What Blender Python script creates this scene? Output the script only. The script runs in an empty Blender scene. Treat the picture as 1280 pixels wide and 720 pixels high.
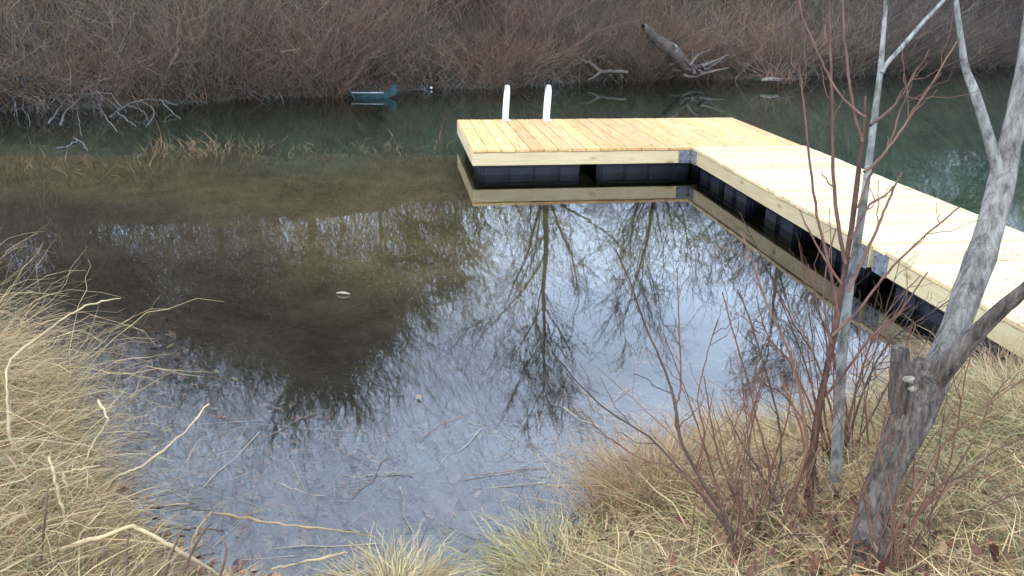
import bpy, bmesh, math, random
import numpy as np
from mathutils import Vector, Matrix

random.seed(7)
RNG = np.random.default_rng(7)
SC = bpy.context.scene
COL = SC.collection
R = math.radians

# ------------------------------------------------------------------ camera
CAM_H, PITCH, ROLL, FPX = 1.84, 0.34074, 0.0140, 1087.5      # FPX: focal length for a 1280 px wide frame
FWD = np.array([0, math.cos(PITCH), -math.sin(PITCH)])
UP0 = np.array([0, math.sin(PITCH), math.cos(PITCH)])
RT0 = np.array([1.0, 0, 0])
RT = RT0 * math.cos(ROLL) + UP0 * math.sin(ROLL)
UPV = -RT0 * math.sin(ROLL) + UP0 * math.cos(ROLL)
EYE = np.array([0, 0, CAM_H])
cam_d = bpy.data.cameras.new('camera')
cam = bpy.data.objects.new('camera', cam_d)
COL.objects.link(cam)
M = Matrix.Identity(4)
for i in range(3):
    M[i][0], M[i][1], M[i][2], M[i][3] = RT[i], UPV[i], -FWD[i], EYE[i]
cam.matrix_world = M
cam_d.sensor_width = 36
cam_d.lens = 36 * FPX / 1280
cam_d.clip_start, cam_d.clip_end = 0.05, 1000
SC.camera = cam

# ------------------------------------------------------------------ daylight: thin bright overcast
SUN_EL, SUN_AZ = R(44), R(215)          # sun behind the camera, a little to the left
world = bpy.data.worlds.new('World')
SC.world = world
world.use_nodes = True
wt = world.node_tree
wt.nodes.clear()
sky = wt.nodes.new('ShaderNodeTexSky')
sky.sky_type = 'NISHITA'
sky.sun_disc = False
sky.sun_elevation, sky.sun_rotation = SUN_EL, SUN_AZ
sky.dust_density, sky.air_density = 1.6, 1.0
tc = wt.nodes.new('ShaderNodeTexCoord')
mp = wt.nodes.new('ShaderNodeMapping')
mp.inputs['Scale'].default_value = (1.0, 1.0, 2.6)
cn = wt.nodes.new('ShaderNodeTexNoise')
cn.inputs['Scale'].default_value = 2.2
cn.inputs['Detail'].default_value = 7
cn.inputs['Roughness'].default_value = 0.55
cr = wt.nodes.new('ShaderNodeMapRange')
cr.inputs['From Min'].default_value, cr.inputs['From Max'].default_value = 0.38, 0.66
cr.inputs['To Min'].default_value, cr.inputs['To Max'].default_value = 0.35, 0.85
cm = wt.nodes.new('ShaderNodeMix')
cm.data_type = 'RGBA'
cm.inputs[7].default_value = (15.0, 18.8, 24.8, 1)
bg = wt.nodes.new('ShaderNodeBackground')
bg.inputs['Strength'].default_value = 0.15
wo = wt.nodes.new('ShaderNodeOutputWorld')
L = wt.links.new
L(tc.outputs['Generated'], mp.inputs['Vector']); L(mp.outputs['Vector'], cn.inputs['Vector'])
L(cn.outputs['Fac'], cr.inputs['Value']); L(cr.outputs['Result'], cm.inputs[0])
L(sky.outputs['Color'], cm.inputs[6]); L(cm.outputs[2], bg.inputs['Color']); L(bg.outputs[0], wo.inputs[0])

sun_d = bpy.data.lights.new('sun', 'SUN')
sun_d.energy, sun_d.angle, sun_d.color = 1.25, R(14), (1.0, 0.93, 0.82)
sun = bpy.data.objects.new('sun', sun_d)
COL.objects.link(sun)
sd = Vector((math.sin(SUN_AZ) * math.cos(SUN_EL), math.cos(SUN_AZ) * math.cos(SUN_EL), math.sin(SUN_EL)))
sun.rotation_euler = (-sd).to_track_quat('-Z', 'Y').to_euler()
sun.location = (-10, -12, 20)

SC.view_settings.view_transform = 'Standard'
SC.view_settings.look = 'None'
SC.view_settings.exposure = 0.57
SC.view_settings.gamma = 1.0
SC.cycles.max_bounces = 10
SC.cycles.transparent_max_bounces = 12
SC.cycles.use_denoising = True

# ------------------------------------------------------------------ measuring helpers: a sight line met with a level or a distance
def ray(px, py):
    d = FWD * FPX + RT * (px - 640) + UPV * (360 - py)
    return d / np.linalg.norm(d)
def at_z(px, py, z):
    d = ray(px, py); t = (z - CAM_H) / d[2]
    return EYE + d * t
def at_y(px, py, y):
    d = ray(px, py); t = y / d[1]
    return EYE + d * t
def smooth(a, b, x):
    t = np.clip((np.asarray(x, float) - a) / (b - a), 0, 1)
    return t * t * (3 - 2 * t)

_g = np.random.default_rng(3)
_P = _g.random((64, 64))
def vnoise(x, y):
    x, y = np.asarray(x, float), np.asarray(y, float)
    xi, yi = np.floor(x).astype(int), np.floor(y).astype(int)
    fx, fy = x - xi, y - yi
    fx, fy = fx * fx * (3 - 2 * fx), fy * fy * (3 - 2 * fy)
    g = lambda i, j: _P[i % 64, j % 64]
    return (g(xi, yi) * (1 - fx) + g(xi + 1, yi) * fx) * (1 - fy) + (g(xi, yi + 1) * (1 - fx) + g(xi + 1, yi + 1) * fx) * fy
def fbm(x, y, o=4):
    s, a, n = 0, 0.5, 0
    for k in range(o):
        s = s + a * vnoise(x * 2 ** k + 17 * k, y * 2 ** k + 31 * k); n += a; a *= 0.5
    return s / n

# ------------------------------------------------------------------ object helpers
def tag(o, label=None, cat=None, group=None, kind=None):
    if label: o['label'] = label
    if cat: o['category'] = cat
    if group: o['group'] = group
    if kind: o['kind'] = kind
    return o
def empty(name, loc=(0, 0, 0), rz=0):
    o = bpy.data.objects.new(name, None)
    COL.objects.link(o)
    o.location = loc; o.rotation_euler = (0, 0, rz); o.empty_display_size = 0.1
    return o
def link(name, me, mat=None, parent=None, loc=None):
    o = bpy.data.objects.new(name, me)
    COL.objects.link(o)
    if mat is not None and not me.materials: me.materials.append(mat)
    if parent is not None: o.parent = parent
    if loc is not None: o.location = loc
    return o
def np_mesh(name, V, F, col=None, smooth_=True):
    """V (n,3), F (m,4) or (m,3)"""
    me = bpy.data.meshes.new(name)
    V = np.ascontiguousarray(V, np.float32); F = np.ascontiguousarray(F, np.int32)
    k = F.shape[1]
    me.vertices.add(len(V)); me.vertices.foreach_set('co', V.ravel())
    me.loops.add(F.size); me.loops.foreach_set('vertex_index', F.ravel())
    me.polygons.add(len(F))
    me.polygons.foreach_set('loop_start', np.arange(0, F.size, k, dtype=np.int32))
    me.polygons.foreach_set('loop_total', np.full(len(F), k, np.int32))
    me.polygons.foreach_set('use_smooth', np.full(len(F), smooth_, bool))
    if col is not None:
        a = me.attributes.new('Col', 'FLOAT_COLOR', 'POINT')
        c = np.ones((len(V), 4), np.float32); c[:, :3] = col
        a.data.foreach_set('color', c.ravel())
    me.update(calc_edges=True)
    return me

class Strands:
    """many tapered stalks; each a tube of n sides (sides=2: a flat blade)"""
    def __init__(self, sides=3):
        self.sides, self.V, self.F, self.C, self.n = sides, [], [], [], 0
    def add(self, P, Rr, col):
        """P (N,K,3) points, Rr (N,K) radii, col (N,3)"""
        P = np.asarray(P, float); Rr = np.asarray(Rr, float); col = np.asarray(col, float)
        if P.ndim == 2: P, Rr, col = P[None], Rr[None], col[None]
        N, K, _ = P.shape; s = self.sides
        if N == 0: return
        T = np.gradient(P, axis=1); T /= np.linalg.norm(T, axis=2, keepdims=True) + 1e-9
        ref = RNG.normal(size=(N, 1, 3)); ref /= np.linalg.norm(ref, axis=2, keepdims=True)
        A = np.cross(T, np.broadcast_to(ref, T.shape)); A /= np.linalg.norm(A, axis=2, keepdims=True) + 1e-6
        B = np.cross(T, A)
        if s == 2:
            V = np.stack([P - A * Rr[..., None], P + A * Rr[..., None]], 2)
        else:
            th = np.arange(s) * 2 * math.pi / s
            V = P[:, :, None] + (A[:, :, None] * np.cos(th)[None, None, :, None] + B[:, :, None] * np.sin(th)[None, None, :, None]) * Rr[..., None, None]
        base = self.n + np.arange(N)[:, None, None] * (K * s) + np.arange(K - 1)[None, :, None] * s
        if s == 2:
            q = base[..., 0]
            F = np.stack([q, q + 1, q + 3, q + 2], -1).reshape(-1, 4)
        else:
            j = np.arange(s)[None, None, :]; j2 = (j + 1) % s
            F = np.stack([base + j, base + j2, base + s + j2, base + s + j], -1).reshape(-1, 4)
        self.V.append(V.reshape(-1, 3)); self.F.append(F)
        self.C.append(np.repeat(col, K * s, axis=0)); self.n += N * K * s
    def mesh(self, name):
        return np_mesh(name, np.concatenate(self.V), np.concatenate(self.F), np.concatenate(self.C))

def catmull(P, n):
    P = np.asarray(P, float)
    Q = np.vstack([2 * P[0] - P[1], P, 2 * P[-1] - P[-2]])
    ts = np.linspace(0, len(P) - 1 - 1e-6, n); out = []
    for t in ts:
        i = int(t); u = t - i
        a, b, c, d = Q[i], Q[i + 1], Q[i + 2], Q[i + 3]
        out.append(0.5 * (2 * b + (c - a) * u + (2 * a - 5 * b + 4 * c - d) * u * u + (3 * b - a - 3 * c + d) * u ** 3))
    return np.array(out)

# ------------------------------------------------------------------ materials
def new_mat(name, rough=0.8, spec=0.3):
    m = bpy.data.materials.new(name); m.use_nodes = True
    b = m.node_tree.nodes['Principled BSDF']
    b.inputs['Roughness'].default_value = rough
    b.inputs['Specular IOR Level'].default_value = spec
    return m, m.node_tree, b
def nd(t, kind, **kw):
    n = t.nodes.new(kind)
    for k, v in kw.items():
        if k in n.inputs: n.inputs[k].default_value = v
        else: setattr(n, k, v)
    return n
def attr_mat(name, rough=0.8, scale=30, amount=0.4, bump=0.0, trans=0.0, stretch=(1, 1, 1)):
    """the colour stored on each stalk, with grain"""
    m, t, b = new_mat(name, rough, 0.25)
    a = nd(t, 'ShaderNodeAttribute', attribute_name='Col')
    tcx = nd(t, 'ShaderNodeTexCoord'); mpx = nd(t, 'ShaderNodeMapping', Scale=stretch)
    n = nd(t, 'ShaderNodeTexNoise', Scale=scale, Detail=4.0)
    mr = nd(t, 'ShaderNodeMapRange'); mr.inputs['From Min'].default_value = 0.3; mr.inputs['From Max'].default_value = 0.7
    mr.inputs['To Min'].default_value = 1 - amount; mr.inputs['To Max'].default_value = 1 + amount
    mx = nd(t, 'ShaderNodeMix', data_type='RGBA', blend_type='MULTIPLY'); mx.inputs[0].default_value = 1
    l = t.links.new
    l(tcx.outputs['Object'], mpx.inputs['Vector']); l(mpx.outputs['Vector'], n.inputs['Vector'])
    l(n.outputs['Fac'], mr.inputs['Value']); l(a.outputs['Color'], mx.inputs[6]); l(mr.outputs['Result'], mx.inputs[7])
    l(mx.outputs[2], b.inputs['Base Color'])
    if bump:
        bp = nd(t, 'ShaderNodeBump', Strength=bump, Distance=0.01); l(n.outputs['Fac'], bp.inputs['Height']); l(bp.outputs['Normal'], b.inputs['Normal'])
    if trans:
        b.inputs['Transmission Weight'].default_value = 0
        ts = nd(t, 'ShaderNodeBsdfTranslucent'); ms = nd(t, 'ShaderNodeMixShader'); ms.inputs[0].default_value = trans
        l(mx.outputs[2], ts.inputs['Color']); l(b.outputs[0], ms.inputs[1]); l(ts.outputs[0], ms.inputs[2])
        l(ms.outputs[0], t.nodes['Material Output'].inputs['Surface'])
    return m
M_TWIG = attr_mat('twig_bark', 0.75, 18, 0.35)
M_GRASS = attr_mat('dry_grass_blade', 0.7, 9, 0.3, trans=0.25)
M_LEAF = attr_mat('dead_leaf', 0.7, 60, 0.35, trans=0.15)
M_BARKFAR = attr_mat('weathered_wood', 0.8, 6, 0.4, bump=0.4)

def wood_mat(name, c1, c2, knots=True, along='X'):
    """sawn pine: grain along the board, knots, a shade of its own for each board"""
    m, t, b = new_mat(name, 0.62, 0.3)
    l = t.links.new
    tcx = nd(t, 'ShaderNodeTexCoord'); oi = nd(t, 'ShaderNodeObjectInfo')
    off = nd(t, 'ShaderNodeVectorMath', operation='SCALE'); off.inputs[0].default_value = (37, 21, 53)
    l(oi.outputs['Random'], off.inputs['Scale'])
    add = nd(t, 'ShaderNodeVectorMath', operation='ADD'); l(tcx.outputs['Object'], add.inputs[0]); l(off.outputs[0], add.inputs[1])
    mpx = nd(t, 'ShaderNodeMapping', Scale=(1.3, 16, 16)); l(add.outputs[0], mpx.inputs['Vector'])
    n = nd(t, 'ShaderNodeTexNoise', Scale=2.2, Detail=6.0, Roughness=0.6, Distortion=0.6); l(mpx.outputs[0], n.inputs['Vector'])
    rmp = nd(t, 'ShaderNodeValToRGB'); l(n.outputs['Fac'], rmp.inputs[0])
    rmp.color_ramp.elements[0].position, rmp.color_ramp.elements[1].position = 0.36, 0.66
    rmp.color_ramp.elements[0].color, rmp.color_ramp.elements[1].color = (*c2, 1), (*c1, 1)
    hs = nd(t, 'ShaderNodeHueSaturation'); l(rmp.outputs[0], hs.inputs['Color'])
    vr = nd(t, 'ShaderNodeMapRange'); l(oi.outputs['Random'], vr.inputs['Value'])
    vr.inputs['To Min'].default_value, vr.inputs['To Max'].default_value = 0.74, 1.10
    l(vr.outputs[0], hs.inputs['Value'])
    wn = nd(t, 'ShaderNodeTexWhiteNoise', noise_dimensions='1D'); l(oi.outputs['Random'], wn.inputs['W'])
    hr = nd(t, 'ShaderNodeMapRange'); l(wn.outputs['Value'], hr.inputs['Value'])
    hr.inputs['To Min'].default_value, hr.inputs['To Max'].default_value = 0.488, 0.510
    l(hr.outputs[0], hs.inputs['Hue'])
    last = hs.outputs[0]
    if knots:
        mk = nd(t, 'ShaderNodeMapping', Scale=(3.2, 9, 9)); l(add.outputs[0], mk.inputs['Vector'])
        vo = nd(t, 'ShaderNodeTexVoronoi', Scale=1.0); l(mk.outputs[0], vo.inputs['Vector'])
        kr = nd(t, 'ShaderNodeMapRange'); l(vo.outputs['Distance'], kr.inputs['Value'])
        kr.inputs['From Min'].default_value, kr.inputs['From Max'].default_value = 0.08, 0.19
        kr.inputs['To Min'].default_value, kr.inputs['To Max'].default_value = 0.75, 0.0
        mx = nd(t, 'ShaderNodeMix', data_type='RGBA'); l(kr.outputs[0], mx.inputs[0]); l(last, mx.inputs[6])
        mx.inputs[7].default_value = (0.24, 0.12, 0.05, 1); last = mx.outputs[2]
    l(last, b.inputs['Base Color'])
    bp = nd(t, 'ShaderNodeBump', Strength=0.25, Distance=0.004); l(n.outputs['Fac'], bp.inputs['Height']); l(bp.outputs['Normal'], b.inputs['Normal'])
    return m
M_PLANK = wood_mat('new_pine_plank', (0.63, 0.44, 0.20), (0.53, 0.285, 0.095))
M_PLANK2 = wood_mat('pale_pine_plank', (0.66, 0.53, 0.30), (0.58, 0.43, 0.22))
M_FASCIA = wood_mat('pine_edge_board', (0.50, 0.42, 0.25), (0.42, 0.33, 0.17))

def simple_mat(name, c, rough=0.5, metal=0.0, var=0.25, scale=12, bump=0.1):
    m, t, b = new_mat(name, rough, 0.5)
    b.inputs['Metallic'].default_value = metal
    tcx = nd(t, 'ShaderNodeTexCoord'); n = nd(t, 'ShaderNodeTexNoise', Scale=scale, Detail=5.0)
    t.links.new(tcx.outputs['Object'], n.inputs['Vector'])
    rmp = nd(t, 'ShaderNodeValToRGB'); t.links.new(n.outputs['Fac'], rmp.inputs[0])
    rmp.color_ramp.elements[0].position, rmp.color_ramp.elements[1].position = 0.3, 0.7
    rmp.color_ramp.elements[0].color = (*[x * (1 - var) for x in c], 1); rmp.color_ramp.elements[1].color = (*[min(1, x * (1 + var)) for x in c], 1)
    t.links.new(rmp.outputs[0], b.inputs['Base Color'])
    bp = nd(t, 'ShaderNodeBump', Strength=bump, Distance=0.004); t.links.new(n.outputs['Fac'], bp.inputs['Height']); t.links.new(bp.outputs['Normal'], b.inputs['Normal'])
    return m
M_FLOAT = simple_mat('black_plastic', (0.011, 0.012, 0.022), 0.42, 0, 0.3)
M_STEEL = simple_mat('galvanised_steel', (0.14, 0.15, 0.165), 0.65, 0.2, 0.4, 25)
M_SCREW = simple_mat('screw_head', (0.10, 0.085, 0.07), 0.5, 0.4, 0.2, 25)
M_ALU = simple_mat('white_aluminium', (0.72, 0.72, 0.70), 0.32, 0.35, 0.06, 9)
M_TEAL = simple_mat('teal_plastic', (0.009, 0.034, 0.040), 0.8, 0, 0.5)
M_PALE = simple_mat('pale_plastic', (0.75, 0.75, 0.72), 0.5, 0, 0.1)
M_FUNGUS = simple_mat('pale_fungus', (0.20, 0.18, 0.135), 0.9, 0, 0.5, 70, 0.8)

def bark_mat(name, c1, c2, sc=(14, 14, 2.2), bump=0.9, rough=0.85):
    m, t, b = new_mat(name, rough, 0.2)
    l = t.links.new
    tcx = nd(t, 'ShaderNodeTexCoord'); mpx = nd(t, 'ShaderNodeMapping', Scale=sc); l(tcx.outputs['Object'], mpx.inputs['Vector'])
    n = nd(t, 'ShaderNodeTexNoise', Scale=1.6, Detail=9.0, Roughness=0.7, Distortion=0.35); l(mpx.outputs[0], n.inputs['Vector'])
    n2 = nd(t, 'ShaderNodeTexNoise', Scale=5.0, Detail=4.0); l(tcx.outputs['Object'], n2.inputs['Vector'])
    rmp = nd(t, 'ShaderNodeValToRGB'); l(n.outputs['Fac'], rmp.inputs[0])
    e = rmp.color_ramp.elements
    e[0].position, e[1].position = 0.36, 0.60
    e[0].color, e[1].color = (*c2, 1), (*c1, 1)
    mr = nd(t, 'ShaderNodeMapRange'); l(n2.outputs['Fac'], mr.inputs['Value'])
    mr.inputs['From Min'].default_value, mr.inputs['From Max'].default_value = 0.3, 0.7
    mr.inputs['To Min'].default_value, mr.inputs['To Max'].default_value = 0.7, 1.25
    mx = nd(t, 'ShaderNodeMix', data_type='RGBA', blend_type='MULTIPLY'); mx.inputs[0].default_value = 1
    l(rmp.outputs[0], mx.inputs[6]); l(mr.outputs[0], mx.inputs[7]); l(mx.outputs[2], b.inputs['Base Color'])
    mv = nd(t, 'ShaderNodeMapping', Scale=(sc[0] * 1.5, sc[1] * 1.5, sc[2] * 0.85)); l(tcx.outputs['Object'], mv.inputs['Vector'])
    wv = nd(t, 'ShaderNodeVectorMath', operation='MULTIPLY_ADD'); l(n2.outputs['Color'], wv.inputs[0]); wv.inputs[1].default_value = (5, 5, 5); l(mv.outputs[0], wv.inputs[2])
    ve = nd(t, 'ShaderNodeTexVoronoi', feature='DISTANCE_TO_EDGE', Scale=1.0); l(wv.outputs[0], ve.inputs['Vector'])
    ce = nd(t, 'ShaderNodeMapRange'); l(ve.outputs['Distance'], ce.inputs['Value'])
    ce.inputs['From Min'].default_value, ce.inputs['From Max'].default_value = 0.0, 0.07
    ce.inputs['To Min'].default_value, ce.inputs['To Max'].default_value = 0.78, 1.0
    m2 = nd(t, 'ShaderNodeMix', data_type='RGBA', blend_type='MULTIPLY'); m2.inputs[0].default_value = 1
    l(mx.outputs[2], m2.inputs[6]); l(ce.outputs[0], m2.inputs[7]); l(m2.outputs[2], b.inputs['Base Color'])
    hm = nd(t, 'ShaderNodeMath', operation='MULTIPLY'); l(n.outputs['Fac'], hm.inputs[0]); l(ce.outputs[0], hm.inputs[1])
    bp = nd(t, 'ShaderNodeBump', Strength=bump, Distance=0.012); l(hm.outputs[0], bp.inputs['Height']); l(bp.outputs['Normal'], b.inputs['Normal'])
    return m
M_TRUNK = bark_mat('grey_furrowed_bark', (0.175, 0.142, 0.118), (0.036, 0.028, 0.024), (34, 34, 4.5), 1.0)
M_LEADER = bark_mat('pale_grey_bark', (0.245, 0.228, 0.205), (0.085, 0.074, 0.066), (34, 34, 3.2), 0.8)
M_MOTTLE = bark_mat('mottled_grey_bark', (0.27, 0.27, 0.245), (0.075, 0.07, 0.062), (22, 22, 9), 0.4)
M_REDBARK = bark_mat('red_brown_bark', (0.125, 0.066, 0.048), (0.05, 0.027, 0.023), (30, 30, 5), 0.5)

# ------------------------------------------------------------------ dock frame of reference
DX, DY, DTH = -0.6716, 10.2745, 0.14385
DD, DW, DG = 1.895, 2.217, 1.166         # head depth, head length before the walkway, walkway width
S1, S2 = 3.42, 4.05                       # lengths of the two walkway sections
DECK = 0.28
uu = np.array([math.cos(DTH), math.sin(DTH)]); vv = np.array([math.sin(DTH), -math.cos(DTH)])
def dock_local(x, y):
    dx, dy = x - DX, y - DY
    return dx * uu[0] + dy * uu[1], dx * vv[0] + dy * vv[1]

# ------------------------------------------------------------------ ground
near_px = [(-420, 400), (-250, 418), (-100, 432), (0, 462), (70, 500), (120, 590), (185, 655), (245, 710), (360, 745), (470, 756),
           (560, 752), (650, 735), (720, 698), (770, 645), (830, 600), (900, 568), (980, 546), (1060, 526), (1140, 506), (1220, 489), (1300, 470), (1500, 440)]
near_w = np.array([at_z(a, b, 0)[:2] for a, b in near_px])
far_px = [(-300, 150), (0, 137), (120, 133), (300, 123), (420, 117), (520, 111), (640, 107), (760, 100), (850, 96), (960, 99), (1130, 88), (1280, 80), (1500, 76)]
far_w = np.array([at_z(a, b, 0)[:2] for a, b in far_px])
def near_y(x): return np.interp(x, near_w[:, 0], near_w[:, 1]) + 0.10 * (fbm(np.asarray(x) * 2.1, 0 * np.asarray(x) + 3.3) - 0.5)
def far_y(x): return np.interp(x, far_w[:, 0], far_w[:, 1]) + 1.0 * (fbm(np.asarray(x) * 0.8, 0 * np.asarray(x) + 9.1) - 0.5)
def height(x, y):
    x, y = np.asarray(x, float), np.asarray(y, float)
    s = y - near_y(x)
    land = 0.34 * (1 - np.exp(np.minimum(s, 0) / 0.75)) + 0.012 * np.minimum(-np.minimum(s, 0), 60)
    floor = -0.10 * np.clip(s, 0, 0.6) / 0.6 - 0.30 * smooth(0.6, 3.0, s) + 0.20 * smooth(5.5, 9.0, y) * (1 - smooth(-1.0, 1.5, x)) + 0.10 * (fbm(x * 0.6, y * 0.6) - 0.5) * smooth(1, 3, s) - 1.2 * smooth(10.0, 15.0, y + 2.4 * (fbm(x * 0.45, y * 0.5) - 0.5) + 0.10 * x)
    near = np.where(s < 0, land, floor)
    t = y - far_y(x)
    far = np.where(t > 0, 0.10 + 0.34 * np.minimum(t, 5) + 0.44 * np.clip(t - 5, 0, 7) + 0.12 * np.clip(t - 12, 0, 10) + 0.02 * np.clip(t - 17, 0, 200) + 1.5 * (fbm(x * 0.55, y * 0.3 + 2) - 0.5) * smooth(2, 7, t) + 0.5 * (fbm(x * 2.2, y * 2.2) - 0.5) * smooth(4, 8, t), 0.10 + 0.75 * t)
    z = np.where(s < 0, near, np.maximum(near, far))
    z = z + np.where(s < 0, 0.05, 0.07) * (fbm(x * 3, y * 3) - 0.5) * np.clip(np.abs(s) * 4, 0.15, 1)
    a, b = dock_local(x, y)
    m = smooth(-0.35, -0.05, a - DW) * (1 - smooth(DG + 0.05, DG + 0.4, a - DW)) * (1 - smooth(8.9, 9.6, b))
    return np.where(s < 0, z * (1 - m) + np.minimum(z, 0.05) * m, z)
def axis(parts):
    return np.concatenate([np.arange(a, b, s) for a, b, s in parts] + [[parts[-1][1]]])
gx = axis([(-160, -40, 10), (-40, -14, 1.5), (-14, -4, 0.3), (-4, 4.5, 0.045), (4.5, 24, 0.3), (24, 50, 2), (50, 160, 10)])
gy = axis([(-120, -20, 10), (-20, 0, 1.0), (0, 1.2, 0.15), (1.2, 5.2, 0.045), (5.2, 24, 0.25), (24, 60, 2), (60, 180, 12)])
GX, GY = np.meshgrid(gx, gy)
GZ = height(GX, GY)
nx, ny = len(gx), len(gy)
idx = np.arange(nx * ny).reshape(ny, nx)
F = np.stack([idx[:-1, :-1], idx[:-1, 1:], idx[1:, 1:], idx[1:, :-1]], -1).reshape(-1, 4)
def lerp3(a, b, t): return np.asarray(a) * (1 - t[..., None]) + np.asarray(b) * t[..., None]
sN = GY - near_y(GX); tF = GY - far_y(GX)
c = np.broadcast_to(np.array([0.17, 0.13, 0.075]), GX.shape + (3,)).copy()               # bank soil and thatch
c = lerp3(c, (0.19, 0.145, 0.14), smooth(-0.1, 0.15, sN))                                # drowned leaves near the edge
c = lerp3(c, (0.085, 0.064, 0.050), smooth(0.35, 1.3, sN + 0.9 * (fbm(GX * 1.6, GY * 1.6) - 0.5)))
c = lerp3(c, (0.235, 0.170, 0.092), smooth(2.9, 4.6, sN + 2.2 * (fbm(GX * 0.7, GY * 0.9) - 0.5)))  # silt and weed
olive = smooth(0.45, 0.62, fbm(GX * 0.9 + 5, GY * 0.9)) * smooth(3.5, 5, sN)
c = lerp3(c, (0.17, 0.145, 0.065), olive * 0.8)
edge = GY + 3.2 * (fbm(GX * 0.40 + 2, GY * 0.45) - 0.5) + 1.6 * (fbm(GX * 1.7, GY * 1.7 + 5) - 0.5) + 0.9 * smooth(-2, 2.5, GX) * 2.2
c = lerp3(c, (0.100, 0.185, 0.130), smooth(9.3, 12.6, edge) * (sN > 0))                  # deep water
c = lerp3(c, (0.055, 0.045, 0.034), smooth(-0.7, -0.1, tF) * (sN > 0))                     # leaf mould on the far bank
me = np_mesh('ground', np.stack([GX, GY, GZ], -1).reshape(-1, 3), F, c.reshape(-1, 3))
m, t, b = new_mat('bank_and_pond_bed', 0.95, 0.1)
a = nd(t, 'ShaderNodeAttribute', attribute_name='Col'); tcx = nd(t, 'ShaderNodeTexCoord')
n1 = nd(t, 'ShaderNodeTexNoise', Scale=2.3, Detail=8.0, Roughness=0.65); n2 = nd(t, 'ShaderNodeTexNoise', Scale=26.0, Detail=5.0, Roughness=0.7)
l = t.links.new
l(tcx.outputs['Object'], n1.inputs['Vector']); l(tcx.outputs['Object'], n2.inputs['Vector'])
ma = nd(t, 'ShaderNodeMath', operation='MULTIPLY_ADD'); l(n1.outputs['Fac'], ma.inputs[0]); ma.inputs[1].default_value = 0.7
mb = nd(t, 'ShaderNodeMath', operation='MULTIPLY'); l(n2.outputs['Fac'], mb.inputs[0]); mb.inputs[1].default_value = 0.5; l(mb.outputs[0], ma.inputs[2])
mr = nd(t, 'ShaderNodeMapRange'); l(ma.outputs[0], mr.inputs['Value'])
mr.inputs['From Min'].default_value, mr.inputs['From Max'].default_value = 0.40, 0.80
mr.inputs['To Min'].default_value, mr.inputs['To Max'].default_value = 0.45, 1.6
mx = nd(t, 'ShaderNodeMix', data_type='RGBA', blend_type='MULTIPLY'); mx.inputs[0].default_value = 1
l(a.outputs['Color'], mx.inputs[6]); l(mr.outputs[0], mx.inputs[7]); l(mx.outputs[2], b.inputs['Base Color'])
bp = nd(t, 'ShaderNodeBump', Strength=0.5, Distance=0.03); l(n2.outputs['Fac'], bp.inputs['Height']); l(bp.outputs['Normal'], b.inputs['Normal'])
tag(link('ground', me, m), kind='structure')

# ------------------------------------------------------------------ water
wx = np.linspace(-40, 60, 41); wy = np.linspace(0.5, 30, 25)
WX, WY = np.meshgrid(wx, wy); wi = np.arange(WX.size).reshape(WX.shape)
WF = np.stack([wi[:-1, :-1], wi[:-1, 1:], wi[1:, 1:], wi[1:, :-1]], -1).reshape(-1, 4)
me = np_mesh('water', np.stack([WX, WY, 0 * WX], -1).reshape(-1, 3), WF)
m = bpy.data.materials.new('still_pond_water'); m.use_nodes = True; t = m.node_tree; t.nodes.clear(); l = t.links.new
tcx = nd(t, 'ShaderNodeTexCoord')
mpx = nd(t, 'ShaderNodeMapping', Scale=(1.0, 0.55, 1.0)); l(tcx.outputs['Object'], mpx.inputs['Vector'])
rn = nd(t, 'ShaderNodeTexNoise', Scale=5.0, Detail=3.0, Roughness=0.5); l(mpx.outputs[0], rn.inputs['Vector'])
bp = nd(t, 'ShaderNodeBump', Strength=0.022, Distance=0.02); l(rn.outputs['Fac'], bp.inputs['Height'])
fr = nd(t, 'ShaderNodeFresnel', IOR=1.68); l(bp.outputs['Normal'], fr.inputs['Normal'])
gl = nd(t, 'ShaderNodeBsdfGlossy', Roughness=0.022, Color=(1, 1, 1, 1)); l(bp.outputs['Normal'], gl.inputs['Normal'])
tr = nd(t, 'ShaderNodeBsdfTransparent', Color=(0.86, 0.88, 0.78, 1))
ms = nd(t, 'ShaderNodeMixShader'); l(fr.outputs[0], ms.inputs[0]); l(tr.outputs[0], ms.inputs[1]); l(gl.outputs[0], ms.inputs[2])
mo = nd(t, 'ShaderNodeOutputMaterial'); l(ms.outputs[0], mo.inputs['Surface'])
tag(link('water', me, m), kind='structure')

# ------------------------------------------------------------------ dock
def box_mesh(name, sx, sy, sz, bevel=0.004):
    bm = bmesh.new(); bmesh.ops.create_cube(bm, size=1)
    bmesh.ops.scale(bm, vec=(sx, sy, sz), verts=bm.verts)
    if bevel: bmesh.ops.bevel(bm, geom=list(bm.edges), offset=bevel, segments=1, affect='EDGES')
    me = bpy.data.meshes.new(name); bm.to_mesh(me); bm.free()
    return me
PT, FH, FT = 0.030, 0.130, 0.038        # plank thickness, edge board height and thickness
def dock_part(name, me, mat, parent, a, b, z, rz=0.0):
    """a to the right along the head, b toward the viewer"""
    o = link(name, me, mat, parent); o.location = (a, -b, z); o.rotation_euler = (0, 0, rz); return o
def add_screws(me, length, width):
    bm = bmesh.new(); bm.from_mesh(me); n0 = len(bm.faces)
    for x in (-length / 2 + 0.045, -length / 6, length / 6, length / 2 - 0.045):
        for y in (-width * 0.27, width * 0.27):
            bmesh.ops.create_cone(bm, cap_ends=True, segments=6, radius1=0.0052, radius2=0.0045, depth=0.003, matrix=Matrix.Translation((x + random.uniform(-.006, .006), y + random.uniform(-.006, .006), PT / 2 + 0.0006)))
    bm.faces.ensure_lookup_table()
    for f in bm.faces[n0:]: f.material_index = 1
    bm.to_mesh(me); bm.free()
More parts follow.
